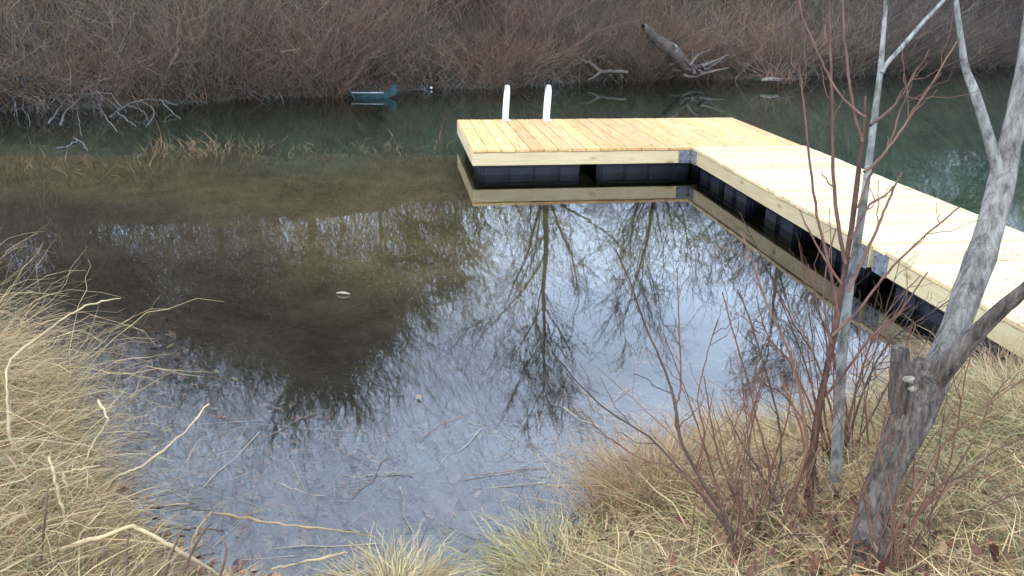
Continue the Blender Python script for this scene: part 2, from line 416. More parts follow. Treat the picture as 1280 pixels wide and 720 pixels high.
def float_mesh(length, depth):
    """moulded dock float: a tub with raised ribs and a lip"""
    bm = bmesh.new()
    def bx(x, y, z, sx, sy, sz, bev=0.01):
        r = bmesh.ops.create_cube(bm, size=1); vs = r['verts']
        bmesh.ops.scale(bm, vec=(sx, sy, sz), verts=vs); bmesh.ops.translate(bm, vec=(x, y, z), verts=vs)
        es = list({e for v in vs for e in v.link_edges}); bmesh.ops.bevel(bm, geom=es, offset=bev, segments=2, affect='EDGES')
    bx(0, 0, -0.16, length, depth, 0.40, 0.02)
    n = max(2, int(length / 0.24))
    for i in range(n):
        x = -length / 2 + (i + 0.5) * length / n
        bx(x, 0, -0.16, length / n - 0.07, depth + 0.05, 0.36, 0.015)
    bx(0, 0, 0.03, length + 0.02, depth + 0.07, 0.03, 0.008)
    me = bpy.data.meshes.new('float'); bm.to_mesh(me); bm.free(); return me
def section(name, label, a0, a1, b0, b1, z, planks_along_b, mat, edges, gap):
    root = empty(name, (DX, DY, 0), DTH); tag(root, label, 'dock')
    if planks_along_b:
        n = round((a1 - a0) / 0.141); w = (a1 - a0) / n
        pm = box_mesh('plank', b1 - b0 + 0.02, w - gap, PT); add_screws(pm, b1 - b0, w); pm.materials.append(mat); pm.materials.append(M_SCREW)
        for i in range(n):
            o = dock_part('plank', pm, mat, root, a0 + (i + 0.5) * w, (b0 + b1) / 2 + random.uniform(-0.004, 0.004), z - PT / 2 + random.uniform(-.0012, .0012), math.pi / 2 + random.uniform(-.001, .001))
    else:
        n = round((b1 - b0) / 0.141); w = (b1 - b0) / n
        pm = box_mesh('plank', a1 - a0 + 0.02, w - gap, PT); add_screws(pm, a1 - a0, w); pm.materials.append(mat); pm.materials.append(M_SCREW)
        for i in range(n):
            o = dock_part('plank', pm, mat, root, (a0 + a1) / 2 + random.uniform(-0.004, 0.004), b0 + (i + 0.5) * w, z - PT / 2 + random.uniform(-.0012, .0012), random.uniform(-.0012, .0012) + (math.pi if i % 3 == 0 else 0))
    zf = z - PT - FH / 2 - 0.002
    for e in edges:
        if e in 'FB':
            bb = b1 - FT / 2 if e == 'F' else b0 + FT / 2
            dock_part('edge_board', box_mesh('edge_board', a1 - a0, FT, FH), M_FASCIA, root, (a0 + a1) / 2, bb, zf)
        else:
            aa = a0 + FT / 2 if e == 'L' else a1 - FT / 2
            dock_part('edge_board', box_mesh('edge_board', b1 - b0 - 2 * FT - 0.004, FT, FH), M_FASCIA, root, aa, (b0 + b1) / 2, zf, math.pi / 2)
    for k in range(1, 3):        # hidden bearers that carry the planks
        if planks_along_b:
            dock_part('joist', box_mesh('joist', a1 - a0 - 2 * FT - .004, FT, FH - .01), M_FASCIA, root, (a0 + a1) / 2, b0 + (b1 - b0) * k / 3, zf)
        else:
            dock_part('joist', box_mesh('joist', b1 - b0 - 2 * FT - .004, FT, FH - .01), M_FASCIA, root, a0 + (a1 - a0) * k / 3, (b0 + b1) / 2, zf, math.pi / 2)
    return root
head = section('floating_dock', 'wide end platform of new yellow pine boards with a white ladder at its far edge', 0, DW + DG, 0, DD, DECK, True, M_PLANK, 'FBLR', 0.0055)
FZ = DECK - PT - FH - 0.002 - 0.05
fm1 = float_mesh(1.02, 1.60); fm2 = float_mesh(0.98, 1.60)
dock_part('float', fm1, M_FLOAT, head, 0.08 + 0.51, DD / 2, FZ)
dock_part('float', fm2, M_FLOAT, head, 1.28 + 0.49, DD / 2, FZ)
dock_part('float', fm1, M_FLOAT, head, 2.80, DD / 2, FZ)
walk1 = section('dock_walkway', 'pale board walkway section joining the end platform, grey corner plate at its start', DW, DW + DG, DD + 0.008, DD + S1, DECK + 0.004, False, M_PLANK2, 'LRFB', 0.003)
walk2 = section('dock_walkway', 'whiter board walkway section nearest the shore, behind the grey forked tree', DW + 0.02, DW + DG + 0.0, DD + S1 + 0.014, DD + S1 + S2, DECK + 0.0, False, M_PLANK2, 'LRFB', 0.003)
walk1['group'] = walk2['group'] = 'walkway sections of the dock'
fm3 = float_mesh(0.62, 0.98)
mid = DW + DG / 2
for b0 in (DD + 0.36, DD + 1.02, DD + 1.95, DD + 2.95):
    dock_part('float', fm3, M_FLOAT, walk1, mid, b0, FZ, math.pi / 2)
for b0 in (DD + S1 + 0.5, DD + S1 + 1.25):
    dock_part('float', fm3, M_FLOAT, walk2, mid, b0, FZ, math.pi / 2)
def plate(parent, a, b, rz, w, h):
    bm = bmesh.new(); r = bmesh.ops.create_cube(bm, size=1); bmesh.ops.scale(bm, vec=(w, 0.008, h), verts=bm.verts)
    bmesh.ops.bevel(bm, geom=list(bm.edges), offset=0.003, segments=1, affect='EDGES')
    for sx in (-.33, .33):
        for sz in (-.25, .25):
            q = bmesh.ops.create_cone(bm, cap_ends=True, segments=8, radius1=0.011, radius2=0.009, depth=0.014, matrix=Matrix.Translation((sx * w, -0.009, sz * h)) @ Matrix.Rotation(math.pi / 2, 4, 'X'))
    me = bpy.data.meshes.new('corner_plate'); bm.to_mesh(me); bm.free()
    return dock_part('corner_plate', me, M_STEEL, parent, a, b, DECK - PT - FH / 2, rz)
plate(head, DW - 0.075, DD + 0.0045, 0, 0.13, 0.135)
plate(walk1, DW - 0.0045, DD + 0.075, -math.pi / 2, 0.13, 0.135)
plate(walk1, DW - 0.0045, DD + S1 - 0.10, -math.pi / 2, 0.19, 0.15)
plate(walk2, DW + 0.02 - 0.0045, DD + S1 + 0.11, -math.pi / 2, 0.16, 0.15)
# ladder: two bent flat rails that rise from the deck, arch over the far edge and go down into the water
lad = empty('ladder'); lad.parent = head; lad.location = (0, 0, 0)
lad['label'] = 'white aluminium swim ladder hooked over the far edge'
def rail_mesh():
    path = [(0, 0.10, 0.0), (0, 0.10, 0.10), (0.003, 0.095, 0.22), (0.005, 0.085, 0.31), (0.006, 0.055, 0.365), (0.006, 0.0, 0.385), (0.006, -0.055, 0.365), (0.005, -0.085, 0.30), (0.0, -0.09, 0.15), (0, -0.09, -0.1), (0, -0.09, -0.75)]
    P = catmull([(p[0], -p[1], p[2]) for p in path], 40)
    T = np.gradient(P, axis=0); T /= np.linalg.norm(T, axis=1, keepdims=True)
    X = np.array([1.0, 0, 0]); V = []
    for p, tt in zip(P, T):
        nn = np.cross(X, tt)
        for k in range(12):
            th = k * math.pi / 6; cx, sx = math.cos(th), math.sin(th)
            V.append(p + X * 0.024 * np.sign(cx) * abs(cx) ** 0.6 + nn * 0.016 * np.sign(sx) * abs(sx) ** 0.6)
    n = len(P); F = [(i * 12 + k, i * 12 + (k + 1) % 12, (i + 1) * 12 + (k + 1) % 12, (i + 1) * 12 + k) for i in range(n - 1) for k in range(12)]
    return np_mesh('rail', np.array(V), np.array(F))
rm = rail_mesh()
fl = box_mesh('foot_plate', 0.10, 0.075, 0.012, 0.004)
for px in (633, 685):
    w = at_z(px, 151, DECK); aL, bL = dock_local(w[0], w[1])
    o = link('rail', rm, M_ALU, lad); o.location = (aL, 0.0, DECK); o.rotation_euler = (0, R(2.2), 0)
    o = link('foot_plate', fl, M_ALU, lad); o.location = (aL, -0.10, DECK + 0.007)
wa = [dock_local(*at_z(p, 151, DECK)[:2])[0] for p in (633, 685)]
for z in (0.02, -0.25, -0.52):
    st = link('step', box_mesh('step', wa[1] - wa[0], 0.07, 0.03, 0.006), M_ALU, lad); st.location = ((wa[0] + wa[1]) / 2, 0.09, z)

# ------------------------------------------------------------------ far bank thicket
def thicket():
    S = Strands(3)
    M_ = 700
    cx = RNG.uniform(-15.5, 24.5, M_); cd = np.where(RNG.random(M_) < 0.74, RNG.random(M_) ** 1.7 * 5.6 - 0.05, RNG.uniform(5, 12.5, M_))
    cp = fbm(cx * 0.5, cd * 0.5 + 4)
    ch = (0.75 + 0.9 * RNG.random(M_) + 0.10 * np.minimum(cd, 5)) * (0.75 + 0.6 * cp) * (1 + 1.7 * smooth(0.5, -2, cx) * smooth(0.6, 2.4, cd) + 0.4 * smooth(-4, -7, cx) + 0.9 * smooth(6, 9, cx) * smooth(0.3, 2, cd))
    skirt = RNG.random(M_) < 0.30; cd = np.where(skirt, RNG.uniform(-0.2, 0.45, M_), cd); ch = np.where(skirt, RNG.uniform(0.45, 0.95, M_), ch) * np.where(cd > 5, 1.35, 1.0)
    hue_c = RNG.random(M_); val_c = RNG.uniform(0.50, 1.22, M_)
    N = 20500
    own = RNG.integers(0, M_, N)
    az_ = RNG.uniform(0, 2 * math.pi, N); ro = np.abs(RNG.normal(0, 0.30, N))
    x = cx[own] + ro * np.cos(az_); tdep = np.maximum(cd[own] + ro * np.sin(az_), -0.25)
    y = far_y(x) + tdep
    z = height(x, y) - 0.05
    right = smooth(5, 9, x)
    h = ch[own] * RNG.uniform(0.45, 1.15, N) + 0.15
    out = RNG.uniform(0.05, 0.75, N) + 0.5 * skirt[own]
    lean = np.stack([np.cos(az_) * out, np.sin(az_) * out], 1) + RNG.normal(0, 0.10, (N, 2)); lean[:, 1] -= 0.45 * (tdep < 0.7) * RNG.random(N)
    curve = np.stack([np.cos(az_), np.sin(az_)], 1) * RNG.normal(0.12, 0.2, (N, 1)) + RNG.normal(0, 0.12, (N, 2))
    K = 6; s = np.linspace(0, 1, K)
    P = np.zeros((N, K, 3))
    P[..., 0] = x[:, None] + h[:, None] * (lean[:, :1] * s + curve[:, :1] * s ** 2)
    P[..., 1] = y[:, None] + h[:, None] * (lean[:, 1:] * s + curve[:, 1:] * s ** 2)
    P[..., 2] = z[:, None] + h[:, None] * (s - 0.12 * s ** 2)
    P[:, 1:] += RNG.normal(0, 0.022, (N, K - 1, 3)) * h[:, None, None]
    r0 = RNG.uniform(0.0036, 0.0088, N)
    rad = r0[:, None] * (1 - 0.75 * s)
    # twig colours: each shrub its own red brown, mauve grey or ochre
    u = np.clip(hue_c[own] + RNG.normal(0, 0.08, N), 0, 1)[:, None]
    colr = np.where(u < 0.40, [0.180, 0.112, 0.090], np.where(u < 0.68, [0.172, 0.128, 0.112], np.where(u < 0.85, [0.190, 0.148, 0.102], [0.150, 0.120, 0.110])))
    colr = colr * val_c[own][:, None] * (0.75 + 0.5 * RNG.random((N, 1)))
    colr = colr * np.array([1.04, 0.98, 0.84])
    colr = lerp3(colr, colr.mean(1, keepdims=True) * np.array([1.02, 1.0, 0.98]), 0.5 * right)
    S.add(P, rad, colr)
    # side twigs
    for k in range(6):
        f = RNG.uniform(0.25, 0.95, N); i0 = np.minimum((f * (K - 1)).astype(int), K - 2); fr_ = f * (K - 1) - i0
        ar = np.arange(N); p0 = P[ar, i0] * (1 - fr_)[:, None] + P[ar, i0 + 1] * fr_[:, None]
        d = RNG.normal(0, 0.6, (N, 3)) + np.concatenate([lean, np.zeros((N, 1))], 1) * 0.8; d[:, 2] = np.abs(RNG.normal(0.6, 0.4, N)); d /= np.linalg.norm(d, axis=1, keepdims=True)
        ln = h * RNG.uniform(0.15, 0.42, N)
        s4 = np.linspace(0, 1, 4)
        Q = p0[:, None] + d[:, None] * (ln[:, None] * s4)[..., None]
        Q[..., 2] += (0.18 * ln[:, None] * s4 ** 2)
        Q[:, 1:] += RNG.normal(0, 0.05, (N, 3, 3)) * ln[:, None, None]
        S.add(Q, np.repeat((r0 * 0.5)[:, None], 4, 1) * (1 - 0.6 * s4), colr * RNG.uniform(0.85, 1.2, (N, 1)))
    # grey dead stems drooping over the waterline
    N2 = 2600
    x = RNG.uniform(-15, 24, N2); keep = fbm(x * 0.9, 0 * x + 2) + RNG.normal(0, 0.1, N2) > 0.42; x = x[keep]; N2 = len(x)
    y = far_y(x) + RNG.uniform(-0.2, 1.0, N2); z = np.maximum(height(x, y), -0.02)
    K = 6; s = np.linspace(0, 1, K); ln = RNG.uniform(0.4, 1.3, N2); az = RNG.normal(-math.pi / 2, 1.0, N2); el = RNG.uniform(0.2, 1.1, N2)
    P = np.zeros((N2, K, 3))
    P[..., 0] = x[:, None] + (ln * np.cos(az) * np.cos(el))[:, None] * s
    P[..., 1] = y[:, None] + (ln * np.sin(az) * np.cos(el))[:, None] * s
    P[..., 2] = z[:, None] + (ln * np.sin(el))[:, None] * s - (0.75 * ln)[:, None] * s ** 2
    P[:, 1:] += RNG.normal(0, 0.03, (N2, K - 1, 3))
    g = (RNG.uniform(0.07, 0.17, (N2, 1)) * (1 + 0.35 * smooth(-3, -6, x))[:, None]) * np.array([1.0, 0.96, 0.92])
    S.add(P, RNG.uniform(0.004, 0.009, (N2, 1)) * (1 - 0.6 * s), g)
    return S.mesh('thicket')
tag(link('thicket', thicket(), M_TWIG), 'dense mauve and brown leafless brush covering the far bank', 'thicket', kind='stuff')

# ------------------------------------------------------------------ trees on the far bank (seen mirrored in the pond)
def grow(base, H, spread, n_main, dens, fork=0.3, stem_r=0.09, lean=(0, 0), up=0.6, droop=0.0, seed=1, crown_lo=0.35, col=(0.10, 0.085, 0.072), dome=False):
    """returns (trunk Strands, crown Strands)"""
    g = np.random.default_rng(seed)
    T = Strands(7); C = Strands(3)
    base = np.asarray(base, float); col = np.asarray(col)
    def poly(p, d, ln, k, wob, up_):
        P = [p]; d = d / np.linalg.norm(d)
        for i in range(k - 1):
            d = d + g.normal(0, wob, 3) + np.array([0, 0, up_]); d /= np.linalg.norm(d)
            P.append(P[-1] + d * ln / (k - 1))
        return np.array(P), d
    P, _ = poly(base, np.array([lean[0], lean[1], 1.0]), H * 0.92, 10, 0.05, 0.05)
    rr = stem_r * (1 - 0.9 * np.linspace(0, 1, 10) ** 0.9)
    T.add(P, rr, col)
    twigs = []; trad = []
    def sub(P, r, lvl, ln):
        k = len(P)
        n = int(dens[lvl] * g.uniform(0.8, 1.2))
        for j in range(n):
            f = g.uniform(0.18, 1.0) * (k - 1); i = min(int(f), k - 2); q = P[i] + (P[i + 1] - P[i]) * (f - i)
            d0 = P[i + 1] - P[i]; d0 /= np.linalg.norm(d0)
            d = d0 * 0.75 + g.normal(0, 0.55, 3) + np.array([0, 0, 0.12 - droop])
            l2 = ln * g.uniform(0.35, 0.62)
            Q, _ = poly(q, d, l2, 5, 0.16, 0.05 - droop * 0.3)
            r2 = max(r * (1 - 0.7 * f / (k - 1)) * 0.5, 0.0075)
            r2 = max(r2, 0.010) if dome else r2
            twigs.append(Q); trad.append(r2 * np.linspace(1, 0.45, 5))
            if lvl + 1 < len(dens): sub(Q, r2, lvl + 1, l2)
    for j in range(n_main):
        f = (crown_lo * fork + g.uniform(0, 1) * (0.95 - crown_lo * fork)) * 9; i = min(int(f), 8); q = P[i] + (P[i + 1] - P[i]) * (f - i)
        az = j * 2.4 + g.uniform(-.5, .5)
        d = np.array([math.cos(az) * spread, math.sin(az) * spread, up + g.uniform(-.2, .3)])
        ln = H * (1 - f / 9 * 0.75) * g.uniform(0.38, 0.55)
        if dome:
            f = 9 * g.uniform(0.42, 0.80); i = int(f); q = P[i] + (P[i + 1] - P[i]) * (f - i)
            ev = g.uniform(0.25, 1.4); d = np.array([math.cos(az) * math.cos(ev) * spread, math.sin(az) * math.cos(ev) * spread, math.sin(ev)])
            ln = H * g.uniform(0.30, 0.44)
        Q, _ = poly(q, d, ln, 7, 0.12, 0.03 if dome else 0.09)
        r1 = max(stem_r * (1 - 0.85 * f / 9) * 0.45, 0.011)
        T.add(Q, r1 * np.linspace(1, 0.3, 7), col * g.uniform(0.9, 1.1))
        sub(Q, r1 * 0.6, 0, ln)
    if not dome: sub(P[5:], stem_r * 0.3, 0, H * 0.3)
    tw = np.array(twigs)
    C.add(tw, np.array(trad), np.repeat(col[None], len(tw), 0) * g.uniform(0.8, 1.25, (len(tw), 1)))
    return T, C
def far_tree(px, dist, label, name='bare_tree', **kw):
    X = at_y(px, 100, dist)[0]; z = float(height(X, dist))
    root = empty(name, (X, dist, z))
    T, C = grow((0, 0, -0.1), **kw)
    link('trunk', T.mesh('trunk'), M_BARKFAR, root)
    link('crown', C.mesh('crown'), M_TWIG, root)
    return tag(root, label, 'tree', 'bare trees mirrored in the pond')
DK = (0.085, 0.065, 0.048)
far_tree(380, 18.5, 'wide bushy leafless tree whose dark round crown is mirrored left of the platform', H=5.5, spread=1.25, n_main=44, dens=(17, 10), stem_r=0.11, dome=True, seed=4, crown_lo=0.9, fork=0.75, col=DK)
far_tree(470, 18.0, 'slimmer bare tree mirrored just right of the round crown', H=4.4, spread=0.9, n_main=18, dens=(13, 9), stem_r=0.07, dome=True, seed=9, crown_lo=0.6, fork=0.9, col=DK)
far_tree(255, 18.2, 'slim bare tree mirrored at the left edge of the bright sky gap', H=4.2, spread=0.9, n_main=18, dens=(13, 9), stem_r=0.07, dome=True, seed=19, crown_lo=0.6, fork=0.9, col=DK)
far_tree(685, 18.5, 'tall straight tree with fanned branches mirrored in front of the platform', H=8.0, spread=0.75, n_main=18, dens=(10, 8), stem_r=0.10, up=0.75, seed=12, crown_lo=0.5, col=DK)
far_tree(575, 19.0, 'low spreading bare tree mirrored at the corner of the platform', H=4.4, spread=0.9, n_main=18, dens=(12, 9), stem_r=0.07, up=0.6, seed=22, col=DK)
far_tree(835, 19.5, 'narrow twiggy tree mirrored beside the walkway corner', H=6.9, spread=0.6, n_main=16, dens=(9, 7), stem_r=0.065, up=0.9, seed=31, col=DK)
far_tree(985, 20.5, 'bare tree mirrored beside the walkway where red twigs cross it', H=8.2, spread=0.7, n_main=22, dens=(12, 8), stem_r=0.10, up=0.8, seed=44, col=(0.10, 0.068, 0.055))
far_tree(90, 16.5, 'dense dark bush tree mirrored at the far left of the pond', H=3.5, spread=1.2, n_main=30, dens=(16, 10), stem_r=0.07, dome=True, seed=51, col=DK)
far_tree(-90, 16.5, 'dense bare bush tree beyond the left edge of the pond', H=4.0, spread=1.0, n_main=30, dens=(14, 10), stem_r=0.07, dome=True, seed=57, col=DK)
far_tree(1130, 21.5, 'dense bare tree mirrored behind the walkway on the right', H=7.5, spread=0.9, n_main=26, dens=(14, 9), stem_r=0.09, up=0.7, seed=63, col=DK)
far_tree(1290, 21.5, 'dense bare tree behind the grey forked tree at the right edge', H=7.5, spread=0.9, n_main=26, dens=(14, 9), stem_r=0.09, up=0.7, seed=67, col=DK)

# ------------------------------------------------------------------ dead wood and litter on the far shore
def limb(P, r, n=None, sides=8, wob=0.0, col=(0.3, 0.27, 0.25)):
    n = n or len(P) * 3
    Q = catmull(P, n); rr = np.interp(np.linspace(0, 1, n), np.linspace(0, 1, len(r)), r)
    if wob: Q[1:] += RNG.normal(0, wob, (n - 1, 3))
    return Q, rr, np.asarray(col, float)
def px_path(pts, y0, y1):
    n = len(pts); return [at_y(p[0], p[1], y0 + (y1 - y0) * i / max(1, n - 1)) for i, p in enumerate(pts)]
def tree_of(name, label, cat, parts, group=None, mat=None, sides=6):
    """parts: (part name, [(points, radii, colour), ...])"""
    b = parts[0][1][0][0][0]
    root = empty(name, tuple(b))
    for pn, limbs in parts:
        S = Strands(sides)
        for P, r, cc in limbs: S.add(np.asarray(P) - b, r, cc)
        link(pn, S.mesh(pn), mat or M_TWIG, root)
    return tag(root, label, cat, group)
g1 = (0.30, 0.27, 0.245)
# broken leaning snag and the root mass at its foot
sn = px_path([(862, 86), (850, 74), (838, 62), (822, 52), (812, 42), (805, 31)], 17.2, 16.6)
root = tree_of('leaning_snag', 'broken grey log leaning out over the water from the far bank', 'log',
    [('log', [limb(sn, [0.13, 0.12, 0.13, 0.105, 0.09, 0.05], 22, wob=0.012, col=(0.085, 0.068, 0.058))]),
     ('branch_stub', [limb(px_path([(845, 66), (846, 60), (843, 55)], 16.9, 16.8), [0.04, 0.03, 0.015], 6, col=g1)])], mat=M_BARKFAR, sides=10)
rl = []
for k in range(16):
    p = np.array([866 + RNG.normal(0, 9), 90 + RNG.normal(0, 4)]); q = p + np.array([RNG.normal(8, 24), -abs(RNG.normal(14, 12))])
    mpt = (p + q) / 2 + RNG.normal(0, 5, 2)
    rl.append(limb(px_path([p, mpt, q], 17.0 + RNG.normal(0, .2), 17.2), [0.035, 0.022, 0.008], 9, col=np.array((0.10, 0.08, 0.07)) * RNG.uniform(0.7, 1.3)))
tree_of('root_mass', 'tangled grey roots and sticks at the foot of the leaning log', 'roots', [('root', [q]) for q in rl], mat=M_TWIG, sides=5)
# branch lying left of the snag
tree_of('dead_branch', 'pale forked dead branch at the waterline between ladder and leaning log', 'branch',
    [('limb', [limb(px_path([(720, 71), (738, 80), (752, 89), (785, 90)], 17.2, 16.6), [0.03, 0.04, 0.045, 0.03], 14, wob=.01, col=(0.085, 0.072, 0.064))]),
     ('twig', [limb(px_path([(752, 89), (742, 97), (735, 100)], 16.7, 16.4), [0.03, 0.02, 0.01], 8, col=(0.085, 0.072, 0.064))])], 'dead branches along the far waterline')
# pale drowned branches, left
claws = [
 ('pale claw-shaped dead branch rising from the water at the far left', [[(15, 140), (18, 128), (27, 118), (30, 114), (22, 100), (16, 88)], [(30, 114), (38, 113), (47, 114)], [(29, 114), (31, 100), (30, 88)], [(27, 118), (34, 135), (38, 160)]]),
 ('pale drowned branch fanning into three legs below the brown brush', [[(75, 158), (82, 140), (95, 127), (103, 122), (112, 118), (122, 126), (128, 140), (147, 166)], [(98, 126), (97, 142), (102, 170)], [(103, 122), (102, 112), (104, 103)], [(118, 122), (124, 130), (128, 146)]]),
 ('thin grey drowned branch leaning left of the three legged one', [[(60, 156), (68, 145), (80, 128), (84, 118), (80, 106)], [(70, 142), (66, 150)]]),
 ('long low grey branch arching into the water right of the three legged one', [[(137, 148), (145, 140), (160, 131), (176, 126), (200, 125), (222, 132)], [(160, 131), (180, 140), (186, 156)], [(176, 126), (192, 138), (188, 152), (182, 158)], [(200, 125), (215, 140), (226, 150)], [(145, 140), (160, 150), (170, 158)]]),
 ('grey forked stick lying on the water below the drowned branches', [[(70, 186), (85, 183), (98, 176), (106, 182), (110, 189)], [(98, 176), (92, 172)]]),
 ('short grey log lying along the waterline under the mauve brush', [[(246, 122), (262, 113), (275, 107)], [(280, 117), (300, 117)]]),
]
for lab, br in claws:
    parts = []
    for i, pts in enumerate(br):
        wpx = 3.0 if i == 0 else 2.0
        Y = 12.5 if 'stick lying' not in lab else 10.6
        if 'short grey' in lab: Y = 14.9
        r0 = wpx / 2 * Y / FPX * 0.85
        parts.append(('limb' if i == 0 else 'branch', [limb([at_y(p[0], p[1], min(Y + 0.1 * RNG.normal(), at_z(p[0], p[1], 0.012)[1])) for p in pts], [r0, r0 * 0.9, r0 * 0.45], 5 * len(pts), wob=0.006, col=np.array((0.105, 0.098, 0.088)) * RNG.uniform(0.75, 1.05))]))
    tree_of('dead_branch', lab, 'branch', parts, 'dead branches along the far waterline')
# things washed up
p0 = at_z(442, 118, 0.03); p1 = at_z(494, 118, 0.03)
wid = p1[0] - p0[0]
bm = bmesh.new()     # low teal hull shape: flat on the water, turned up at one end
ring = []
for i in range(9):
    u = i / 8; x = u * wid; rise = 0.17 * max(0, (u - 0.72) / 0.28) ** 1.6; half = 0.13 * math.sqrt(max(0.03, 1 - (abs(u - 0.5) * 2) ** 3))
    ring.append([bm.verts.new((x + rise * 0.25, dy, z)) for dy, z in ((-half, 0.075 + rise), (-half * 0.8, -0.03 + rise * 0.5), (half * 0.8, -0.03 + rise * 0.5), (half, 0.075 + rise), (half * 0.82, 0.062 + rise), (0, 0.0 + rise * 0.6), (-half * 0.82, 0.062 + rise))])
for a_, b_ in zip(ring[:-1], ring[1:]):
    for k in range(7): bm.faces.new((a_[k], a_[(k + 1) % 7], b_[(k + 1) % 7], b_[k]))
bm.faces.new(ring[0]); bm.faces.new(ring[-1][::-1])
bmesh.ops.recalc_face_normals(bm, faces=bm.faces)
me = bpy.data.meshes.new('hull'); bm.to_mesh(me); bm.free()
root = empty('plastic_debris', (p0[0], p0[1] - 0.1, 0)); link('hull', me, M_TEAL, root)
S = Strands(6); S.add(catmull([(0, -0.13, 0.085), (wid * .35, -0.135, 0.085), (wid * .78, -0.11, 0.09)], 10), np.full(10, 0.013), (0.2, 0.22, 0.23))
link('rim', S.mesh('rim'), M_TWIG, root)
tag(root, 'teal plastic hull fragment with pale rim floating against the far bank', 'debris')
def blob(name, r, mat, loc, sq=1.0):
    bm = bmesh.new(); bmesh.ops.create_icosphere(bm, subdivisions=2, radius=r)
    for v in bm.verts: v.co.z *= sq; v.co *= 1 + random.uniform(-.05, .05)
    for f in bm.faces: f.smooth = True
    me = bpy.data.meshes.new(name); bm.to_mesh(me); bm.free()
    return link(name, me, mat, None, loc)
tag(blob('float_ball', 0.025, M_PALE, tuple(at_z(539, 110, 0.03))), 'small white ball floating under the far brush left of the ladder', 'ball')
lp = px_path([(952, 100), (964, 99), (975, 100)], 16.6, 16.6)
S = Strands(6); S.add(*limb(lp, [0.03, 0.04, 0.03], 8, col=(0.14, 0.125, 0.11)))
tag(link('driftwood', S.mesh('driftwood'), M_TWIG), 'short pale driftwood piece beside a reddish twig heap on the far shore', 'driftwood')
S = Strands(4)
for k in range(46):
    p = np.array([965 + RNG.normal(6, 9), 101 + RNG.normal(0, 2)]); q = p + np.array([RNG.normal(-6, 16), -abs(RNG.normal(18, 12))])
    S.add(*limb(px_path([p, (p + q) / 2 + RNG.normal(0, 3, 2), q], 16.8 + RNG.normal(0, .15), 16.9), [0.014, 0.010, 0.005], 5, col=np.array((0.105, 0.062, 0.048)) * RNG.uniform(0.7, 1.3)))
tag(link('brush_heap', S.mesh('brush_heap'), M_TWIG), 'reddish heap of twigs dipping into the far water right of the leaning log', 'brush', kind='stuff')

# ------------------------------------------------------------------ grass and litter on the near bank
def blades(x, y, z, ln, w, col, bend=0.7, K=5, elev=(0.5, 1.4), az=None, az_spread=None):
    N = len(x)
    az = RNG.uniform(0, 2 * math.pi, N) if az is None else az
    el = RNG.uniform(*elev, N); s = np.linspace(0, 1, K)
    P = np.zeros((N, K, 3)); hx = np.cos(el) * ln; hz = np.sin(el) * ln
    b_ = bend * RNG.uniform(0.5, 1.3, N)
    P[..., 0] = x[:, None] + np.cos(az)[:, None] * (hx[:, None] * s + (b_ * ln)[:, None] * 0.5 * s ** 2)
    P[..., 1] = y[:, None] + np.sin(az)[:, None] * (hx[:, None] * s + (b_ * ln)[:, None] * 0.5 * s ** 2)
    P[..., 2] = z[:, None] + hz[:, None] * s - (b_ * hz)[:, None] * 0.55 * s ** 2
    P[:, 1:] += RNG.normal(0, 0.03, (N, K - 1, 3)) * ln[:, None, None]
    r = w[:, None] * (1 - 0.85 * s ** 1.5)
    return P, r, col
def straw(N, base=(0.46, 0.36, 0.20), var=0.3, green=0.0, red=0.0):
    c_ = np.array(base) * RNG.uniform(1 - var, 1 + var, (N, 1)) * RNG.uniform(0.93, 1.07, (N, 3))
    k = RNG.random(N) < green; c_[k] = np.array([0.20, 0.21, 0.07]) * RNG.uniform(0.8, 1.4, (k.sum(), 1))
    k = RNG.random(N) < red; c_[k] = np.array([0.30, 0.16, 0.08]) * RNG.uniform(0.7, 1.3, (k.sum(), 1))
    return c_
S = Strands(2)
N = 100000
x = RNG.uniform(-3.4, 4.2, N); s_ = -np.abs(RNG.normal(0, 0.9, N)) - 0.02 - 0.10 * (x < -0.9); y = near_y(x) + s_
aD, bD = dock_local(x, y)
k = (y > 0.9) & ~((aD > DW - 0.1) & (aD < DW + DG + 0.05)) & (fbm(x * 2.5 + 3, y * 2.5) > 0.30)
x, y = x[k], y[k]; N = len(x)
pn = fbm(x * 1.7, y * 1.7 + 7)
cc = straw(N, (0.51, 0.38, 0.195), 0.38, green=0.05, red=0.07)
gr = (pn > 0.52) & (x > -0.3) & (RNG.random(N) < 0.4); cc[gr] = np.array([0.34, 0.31, 0.16]) * RNG.uniform(0.7, 1.3, (gr.sum(), 1))
cc *= (0.55 + 0.85 * fbm(x * 5, y * 5 + 3))[:, None]
br = RNG.random(N) < 0.14; cc[br] = np.array([0.20, 0.135, 0.085]) * RNG.uniform(0.5, 1.3, (br.sum(), 1))
low = 1 - 0.5 * smooth(-1.4, -0.9, x) * (1 - smooth(0.4, 0.9, x)) * smooth(-0.7, -0.3, y - near_y(x))
S.add(*blades(x, y, height(x, y) - 0.01, RNG.uniform(0.06, 0.30, N) * (0.6 + 0.7 * pn) * low, 0.0006 + 0.0024 * RNG.random(N) ** 2.2, cc, 0.9, elev=(0.1, 1.25)))
tag(link('grass', S.mesh('grass'), M_GRASS), 'matted straw coloured winter grass on the near bank', 'grass', kind='stuff')

